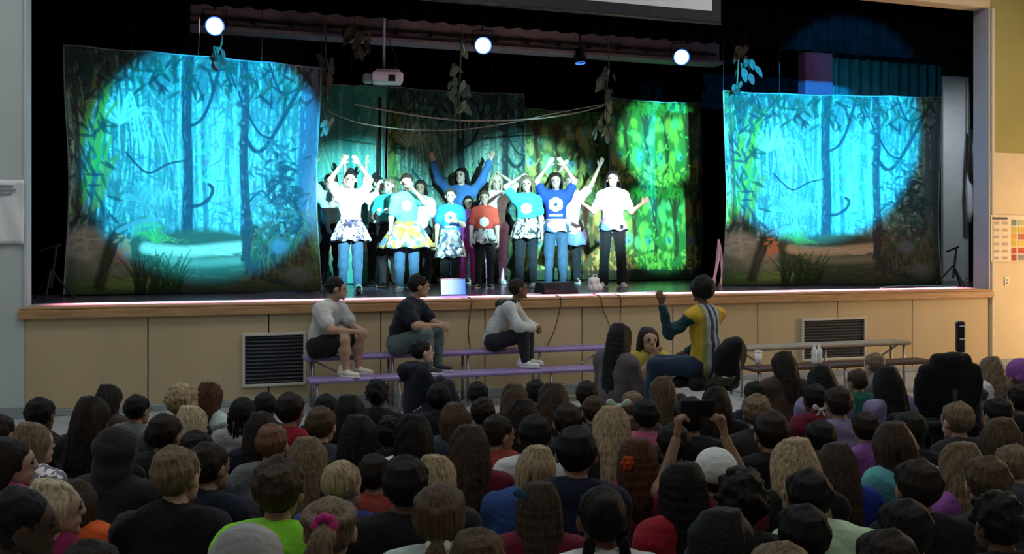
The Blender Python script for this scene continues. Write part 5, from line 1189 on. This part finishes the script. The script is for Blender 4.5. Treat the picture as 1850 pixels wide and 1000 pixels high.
# ------------------------------------------------------------------ audience seated on the floor
AUD_J = []
for v, hd in ((0, (0, .02, 0)), (0, (.3, .02, 0)), (0, (-.3, .02, 0)), (1, (0, .02, 0)), (1, (.25, 0, .05)), (2, (0, 0, 0)), (2, (-.25, .03, -.04)), (0, (-.9, 0, 0)), (0, (.8, 0, 0))):
    AUD_J.append(J_floor(v, hd))
for s_ in (-1, 1):
    j = J_floor(0, (0, .02, .12*s_)); sh = lambda k, d: j.__setitem__(k, tuple(np.array(j[k], float)+np.array((s_*d, 0, -abs(d)*.15))))
    for k, d in (('waist', .015), ('chest', .05), ('neck', .10), ('head', .135), ('shL', .09), ('shR', .09), ('elL', .06), ('elR', .06)): sh(k, d)
    AUD_J.append(j)
AUD = {}
def aud_mesh(k, sleeve):
    if (k, sleeve) not in AUD: AUD[(k, sleeve)] = make_meshes(AUD_J[k], sleeve, 'trousers', 1.0, 60+k, .0165)
    return AUD[(k, sleeve)]
CC = dict(black=(.011, .011, .013), navy=(.012, .015, .035), charcoal=(.03, .03, .034), grey=(.16, .17, .18), lightgrey=(.36, .37, .37), white=(.62, .66, .65), mint=(.50, .62, .57), red=(.30, .015, .03), maroon=(.14, .012, .03), magenta=(.26, .015, .09), coral=(.30, .055, .04), orange=(.75, .12, .025), neon=(.30, .85, .05), blue=(.02, .035, .26), denim=(.045, .10, .30), lavender=(.24, .20, .36), purple=(.26, .09, .34), green=(.015, .12, .085), cyan=(.13, .48, .50), brownc=(.06, .035, .025), pink=(.42, .10, .20), teal=(.04, .16, .17), hivis=(.55, .75, .50), slate=(.05, .06, .08))
CD = dict(black='black top', navy='navy top', charcoal='charcoal jacket', grey='grey shirt', lightgrey='light grey shirt', white='white shirt', mint='pale mint shirt', red='red shirt', maroon='maroon shirt', magenta='magenta shirt', coral='coral shirt', orange='orange shirt', neon='neon green shirt', blue='blue shirt', denim='denim blue jacket', lavender='lavender shirt', purple='purple shirt', green='dark green shirt', cyan='bright cyan shirt', brownc='brown top', pink='pink shirt', teal='teal shirt', hivis='pale hi-vis yellow shirt', slate='slate top')
PATT = pattern('lavender_check', [(.30, .28, .36), (.18, .17, .24), (.36, .34, .40)], 30); CC['check'] = None; CD['check'] = 'checked lavender top'
ZEB = pattern('zebra', [(.015, .015, .017), (.015, .015, .017), (.6, .6, .6), (.015, .015, .017)], 9, stretch=(1, 1, 3)); CC['zebra'] = None; CD['zebra'] = 'black and white patterned jacket'
def ccloth(k): return PATT if k == 'check' else ZEB if k == 'zebra' else cloth('c_'+k, CC[k])
PK = cloth('pink_band', (.50, .03, .22)); WB = cloth('white_band', (.75, .78, .74)); MINT = cloth('mint_band', (.55, .75, .65)); ORB = cloth('orange_flower', (.6, .10, .03)); BLB = cloth('blue_band', (.03, .12, .22)); PEARL = M('pearl', (.85, .85, .82), .2, .02)
# px of head centre, py of the top of the head, head style, hair colour, garment, skin, pose, extras, note
T_ = [
 (75, 713, 'short', 'black', 'black', 'brown', 0), (63, 757, 'bob', 'light', 'check', 'light', 2), (200, 690, 'long', 'dark', 'brownc', 'light', 5), (170, 710, 'long', 'dark', 'black', 'mid', 5),
 (250, 709, 'short', 'black', 'grey', 'mid', 3), (213, 768, None, None, 'charcoal', 'mid', 5, (('hood', 'charcoal'),), 'with hood pulled up'), (22, 785, 'long', 'dark', 'pink', 'light', 7), (101, 858, 'bob', 'pale', 'magenta', 'light', 7),
 (140, 850, 'bob', 'brown', 'orange', 'light', 9), (40, 872, 'short', 'black', 'white', 'dark', 7, (), 'turned sideways'), (168, 964, 'short', 'dark', 'brownc', 'mid', 0), (0, 742, 'short', 'dark', 'black', 'mid', 3), 
 (332, 690, 'messy', 'blond', 'black', 'light', 1), (381, 685, 'long', 'auburn', 'mint', 'light', 0), (350, 727, 'long', 'pale', 'black', 'light', 2), (440, 712, 'braids', 'black', 'lightgrey', 'dark', 0, (('beads', 'pearl'),), 'with pale hair beads'), (480, 705, 'short', 'black', 'black', 'dark', 3),
 (526, 704, 'short', 'dark', 'red', 'mid', 0), (474, 738, 'long', 'dark', 'navy', 'mid', 5), (493, 760, 'short', 'ginger', 'grey', 'light', 0), (322, 797, 'short', 'light', 'black', 'light', 1), (380, 792, 'short', 'dark', 'navy', 'mid', 2),
 (357, 772, 'short', 'black', 'slate', 'mid', 3), (556, 782, 'long', 'light', 'charcoal', 'light', 0), (505, 821, 'messy', 'brown', 'neon', 'mid', 0), (448, 945, None, None, 'lightgrey', 'mid', 0, (('hood', 'lightgrey'),), 'with hood pulled up'), (300, 742, 'short', 'dark', 'black', 'mid', 3), 
 (590, 708, 'short', 'black', 'black', 'mid', 3), (582, 729, 'short', 'mid', 'slate', 'light', 0), (633, 708, 'long', 'black', 'black', 'brown', 5), (682, 684, 'curly', 'black', 'black', 'dark', 3), (795, 688, 'short', 'black', 'black', 'dark', 3),
 (621, 824, 'buzz', 'blond', 'blue', 'light', 1), (676, 814, 'short', 'dark', 'coral', 'mid', 0), (650, 743, 'long', 'black', 'black', 'dark', 0, (('earring', 'pearl', (1,)),), 'with a white earring'), (704, 750, 'curly', 'black', 'black', 'dark', 0, (('earring', 'pearl', (-1,)),), 'with a round pearl earring'),
 (597, 886, 'ponytail', 'light', 'brownc', 'light', 0, (('scrunchie', PK, (0, -.125, .055), 1.2),), 'with pink hair scrunchie'), (788, 814, 'long', 'blond', 'charcoal', 'light', 0), (795, 862, 'lowtail', 'mid', 'mint', 'light', 0, (('scrunchie', WB, (0, -.118, -.06), .5),), 'with white hair scrunchie'),
 (748, 742, 'long', 'black', 'zebra', 'brown', 0), (823, 722, 'bob', 'mid', 'slate', 'light', 0), (735, 815, 'short', 'black', 'black', 'brown', 3),
 (864, 686, 'short', 'black', 'lightgrey', 'brown', 3), (930, 688, 'long', 'mid', 'brownc', 'light', 5), (968, 682, 'short', 'black', 'black', 'mid', 3), (1000, 686, 'long', 'brown', 'slate', 'light', 5), (1060, 684, 'short', 'dark', 'black', 'mid', 3),
 (872, 716, 'messy', 'dark', 'black', 'mid', 0), (902, 745, 'short', 'dark', 'coral', 'mid', 7, (), 'turned sideways'), (848, 760, 'long', 'brown', 'maroon', 'light', 0), (968, 789, 'bob', 'blond', 'denim', 'light', 10), (1025, 724, 'short', 'dark', 'charcoal', 'light', 0), (1072, 711, 'short', 'brown', 'slate', 'light', 0),
 (1041, 763, 'short', 'black', 'navy', 'mid', 0), (974, 862, 'verylong', 'brown', 'maroon', 'light', 0, (('bow', BLB, (-.05, -.07, .07)),), 'with dark blue hair bow'), (865, 943, 'short', 'mid', 'red', 'light', 0), (1086, 868, 'twobraids', 'black', 'white', 'brown', 0, (), 'with two braids'), (945, 715, 'long', 'dark', 'black', 'mid', 5), (966, 744, 'short', 'black', 'white', 'brown', 0),
 (1104, 726, 'long', 'blond', 'charcoal', 'light', 0, (('bow', MINT, (.035, -.03, .118)),), 'with pale mint hair bow'), (1143, 703, 'short', 'light', 'brownc', 'light', 3), (1168, 716, 'short', 'black', 'pink', 'brown', 0), (1196, 676, 'long', 'mid', 'slate', 'light', 5), (1245, 712, 'short', 'dark', 'black', 'mid', 0), (1292, 694, 'long', 'dark', 'black', 'mid', 5),
 (1152, 785, 'verylong', 'auburn', 'magenta', 'mid', 0, (('flower', ORB, (-.05, -.115, .02)),), 'with an orange hair flower'), (1338, 842, 'curly', 'black', 'black', 'dark', 0), (1232, 826, 'verylong', 'black', 'red', 'brown', 0),  (1215, 760, 'short', 'black', 'black', 'brown', 3),
 (1362, 685, 'short', 'black', 'navy', 'brown', 3), (1368, 710, 'messy', 'light', 'charcoal', 'light', 2), (1413, 630, 'long', 'dark', 'brownc', 'mid', 1), (1392, 738, 'short', 'dark', 'black', 'mid', 0), (1432, 783, 'longwide', 'blond', 'black', 'light', 0), (1462, 829, 'short', 'black', 'hivis', 'brown', 9), (1470, 690, 'short', 'black', 'maroon', 'brown', 0, (('bow', WB, (.0, -.10, -.05)),), 'with a white bow low at the nape'),
 (1482, 655, 'longwide', 'black', 'lavender', 'brown', 0), (1512, 694, 'short', 'dark', 'lavender', 'mid', 5), (1547, 663, 'short', 'brown', 'green', 'mid', 1), (1480, 754, 'short', 'black', 'pink', 'brown', 0), (1508, 792, 'long', 'brown', 'blue', 'light', 0), (1562, 740, 'short', 'dark', 'purple', 'light', 1),
 (1450, 902, 'short', 'black', 'black', 'dark', 0), (1408, 967, 'short', 'light', 'brownc', 'light', 0), 
 (1578, 634, 'short', 'light', 'grey', 'light', 3), (1602, 657, 'longwide', 'black', 'lavender', 'brown', 1), (1613, 746, 'bob', 'brown', 'cyan', 'light', 9), (1691, 648, 'short', 'black', 'black', 'brown', 3), (1733, 642, 'short', 'black', 'charcoal', 'brown', 0), (1788, 640, 'long', 'light', 'white', 'light', 5),
 (1727, 721, 'short', 'light', 'charcoal', 'light', 0), (1806, 748, 'bob', 'mid', 'slate', 'light', 2), (1735, 790, 'long', 'light', 'purple', 'light', 1), (1783, 816, 'short', 'mid', 'charcoal', 'light', 2), (1655, 822, 'short', 'dark', 'black', 'mid', 0), (1826, 797, 'short', 'light', 'slate', 'light', 0), (1635, 880, 'short', 'black', 'lightgrey', 'brown', 9),
 (1800, 884, 'curly', 'black', 'black', 'brown', 0), (1600, 945, 'short', 'dark', 'black', 'mid', 0), (1842, 646, None, None, 'black', 'mid', 0, (('beanie', 'purple'),), 'with purple knit beanie'), (1800, 714, 'short', 'black', 'black', 'mid', 0), (1641, 738, 'short', 'black', 'black', 'mid', 3),  (1843, 690, 'short', 'dark', 'black', 'mid', 0),
  (1300, 905, 'long', 'black', 'black', 'brown', 5),       
     ]
rng = random.Random(12)
people = []
WID = {75: 54, 63: 60, 200: 50, 170: 52, 250: 46, 213: 78, 101: 62, 140: 60, 40: 82, 168: 76, 332: 48, 381: 45, 350: 54, 440: 46, 480: 42, 526: 50, 474: 56, 493: 58, 322: 74, 380: 62, 556: 56, 505: 80, 448: 100, 590: 40, 582: 46, 633: 46, 682: 50, 795: 45, 621: 66, 676: 60, 650: 60, 704: 60, 597: 76, 788: 64, 795.5: 78, 864: 44, 930: 46, 968: 42, 1000: 50, 1060: 45, 872: 54, 902: 54, 848: 60, 1025: 48, 1072: 44, 1041: 70, 974: 76, 865: 84, 1086: 88, 1104: 68, 1143: 38, 1168: 50, 1196: 50, 1152: 74, 1338: 92, 1232: 74, 1362: 44, 1368: 48, 1413: 38, 1392: 62, 1432: 84, 1462: 80, 1470: 46, 1482: 46, 1547: 36, 1480: 56, 1508: 56, 1562: 46, 1450: 88, 1408: 84, 1578: 34, 1602: 44, 1613: 56, 1788: 38, 1727: 60, 1806: 72, 1735: 64, 1783: 78, 1655: 78, 1826: 62, 1635: 82, 1800: 92, 1600: 84}
def h_from_width(px, py):
    w_ = WID.get(px)
    if not w_: return .735
    k_ = .166/.765*(py-HY); return min(.80, max(.67, w_*1.55/(k_+w_)))
for e in T_:
    px, py, st_, hc, gar, skn, pose = e[:7]; ex = e[7] if len(e) > 7 else (); note = e[8] if len(e) > 8 else ''
    Hh = h_from_width(px, py)
    p = onZ(px, py, Hh); phi = math.atan2(11-p[1], (3.2+.35*p[0])-p[0])+rng.uniform(-.15, .15)
    people.append(dict(p=p, phi=phi, st=st_, hc=hc, gar=gar, skn=skn, pose=pose, ex=ex, note=note, H=Hh))
N_ = len(people); HH = np.array([q_['H'] for q_ in people]); H0 = HH.copy(); PX = np.array([[e[0], e[1]] for e in T_], float)
pos = lambda i: onZ(PX[i, 0], PX[i, 1], HH[i])[:2]
XY = np.array([pos(i) for i in range(N_)]); OBST = np.array([(pc2[0]+.05, pc2[1]+.1), onZ(1292, 787, .775)[:2]])
for it in range(60):
    for i in rng.sample(range(N_), N_):
        best = None
        for h_ in [HH[i]]+[min(.81, max(.655, HH[i]+rng.uniform(-.05, .05))) for _ in range(5)]:
            q2 = onZ(PX[i, 0], PX[i, 1], h_)[:2]; dd = np.hypot(*(XY-q2).T); dd[i] = 9
            do = np.hypot(*(OBST-q2).T)
            c_ = (np.clip(.48-dd, 0, 1)**2).sum()*1.5+(np.clip(.45-do, 0, 1)**2).sum()+2.0*(h_-H0[i])**2
            if best is None or c_ < best[0]: best = (c_, h_, q2)
        HH[i] = best[1]; XY[i] = best[2]
for i, q_ in enumerate(people):
    dn = np.hypot(*(XY-XY[i]).T); dn[i] = 9
    if dn.min() < .45 and q_['pose'] in (0, 1, 2, 3, 4): q_['pose'] = {0: 5, 3: 5, 1: 6, 2: 6, 4: 5}[q_['pose']]     # close neighbours kneel
    q_['H'] = HH[i]; p = onZ(PX[i, 0], PX[i, 1], HH[i]); q_['p'] = p; q_['phi'] = math.atan2(11-p[1], (3.2+.35*p[0])-p[0])+rng.uniform(-.15, .15)
# labels: garment, accessory, then the neighbour it sits beside
base = [f"person in {CD[q_['gar']]}"+(' '+q_['note'] if q_['note'] else '') for q_ in people]
from collections import Counter
cnt = Counter(base)
PLACE = [((0.2, 8.9), 'the bench'), ((2.3, 7.4), 'the office chair'), ((-1.5, 9.0), 'the grey pillar'), ((5, 8.5), 'the bottles'), ((pc2[0], pc2[1]), 'the empty office chair')]
used = set()
for i, q_ in enumerate(people):
    if cnt[base[i]] == 1: q_['label'] = base[i]+' sitting on the floor'; used.add(q_['label']); continue
    cand = sorted((np.hypot(*(people[k]['p'][:2]-q_['p'][:2])), k) for k in range(N_) if cnt[base[k]] == 1)[:6]
    for _, k in cand:
        d_ = people[k]['p']-q_['p']; rel = 'beside' if abs(d_[1]) < .25 else ('behind' if d_[1] > 0 else 'in front of')
        lb = base[i]+f" sitting {rel} the {CD[people[k]['gar']]}"+(' '+people[k]['note'] if people[k]['note'] else '')
        if len(lb.split()) > 16: lb = base[i]+f" {rel} the {CD[people[k]['gar']]}"
        if lb not in used: break
    q_['label'] = lb; used.add(lb)
GRP = 'children seated on the floor'
for q_ in people:
    ms = aud_mesh(q_['pose'], 'long' if q_['gar'] in ('black', 'navy', 'charcoal', 'denim', 'lightgrey', 'zebra', 'slate', 'cyan', 'magenta') else 'short')
    sc = q_['H']/.735; A = ms['A']['head']; phi = q_['phi']
    lp = q_['p'][:2]-np.array((math.cos(phi), math.sin(phi)))*A[1]*sc-np.array((math.sin(phi), -math.cos(phi)))*A[0]*sc
    ex = []
    for x in q_['ex']:
        if x[0] in ('hood', 'beanie'): ex.append((x[0], ccloth(x[1])))
        elif x[1] == 'pearl': ex.append((x[0], PEARL)+tuple(x[2:]))
        else: ex.append(x)
    hood = any(x[0] in ('hood', 'beanie') for x in q_['ex'])
    person(ms, (lp[0], lp[1], 0), FACEDIR(phi), sc, q_['label'], q_['skn'], None if hood else (q_['st'], q_['hc'], rng.randint(0, 1)), ccloth(q_['gar']), rng.choice([DARKP, DENIM, BLK, cloth('grey_trousers', (.08, .085, .09))]), rng.choice([SHOED, SHOEW]), GRP, None, ex)
# the one filming with a phone, white cap
jf = J_floor(2, (0, .05, 0))
for s, n in ((1, 'L'), (-1, 'R')): jf['el'+n] = (s*.19, .20, .52); jf['wr'+n] = (s*.105, .25, .73); jf['hand'+n] = 'grip'; jf['hd'+n] = (-s*.10, .02, .8)
pf = onZ(1292, 787, .775); phi = math.radians(78); msf = make_meshes(jf, 'short', 'trousers', 1.02, 90)
lp = pf[:2]-np.array((math.cos(phi), math.sin(phi)))*.062
person(msf, (lp[0], lp[1], 0), FACEDIR(phi), 1.0, 'person in white cap and dark red shirt holding up a phone', 'tan', ('buzz', 'dark'), cloth('dark_red', (.16, .012, .02)), DARKP, None, GRP, None, (('cap', cloth('cap_white', (.72, .76, .74))),))
hp = np.array((lp[0], lp[1], 0))+1.02*np.array((math.cos(phi)*.275, math.sin(phi)*.275, .83))
t = empty('mobile_phone', hp, FACEDIR(phi), 'dark phone held up in both hands by person in white cap', 'phone')
B().box((0, 0, 0), (.155, .009, .076), bev=.004).build('body', blackp, t); B().box((0, -.0052, 0), (.145, .001, .068)).build('screen', M('dark_screen', (.01, .01, .013), .15), t)
B().lathe([(0, 0), (.008, 0), (.008, .003), (0, .003)], 12, rot=rotm(0, -math.pi/2), c=(.055, .0045, .02)).build('camera_lens', blackp, t)
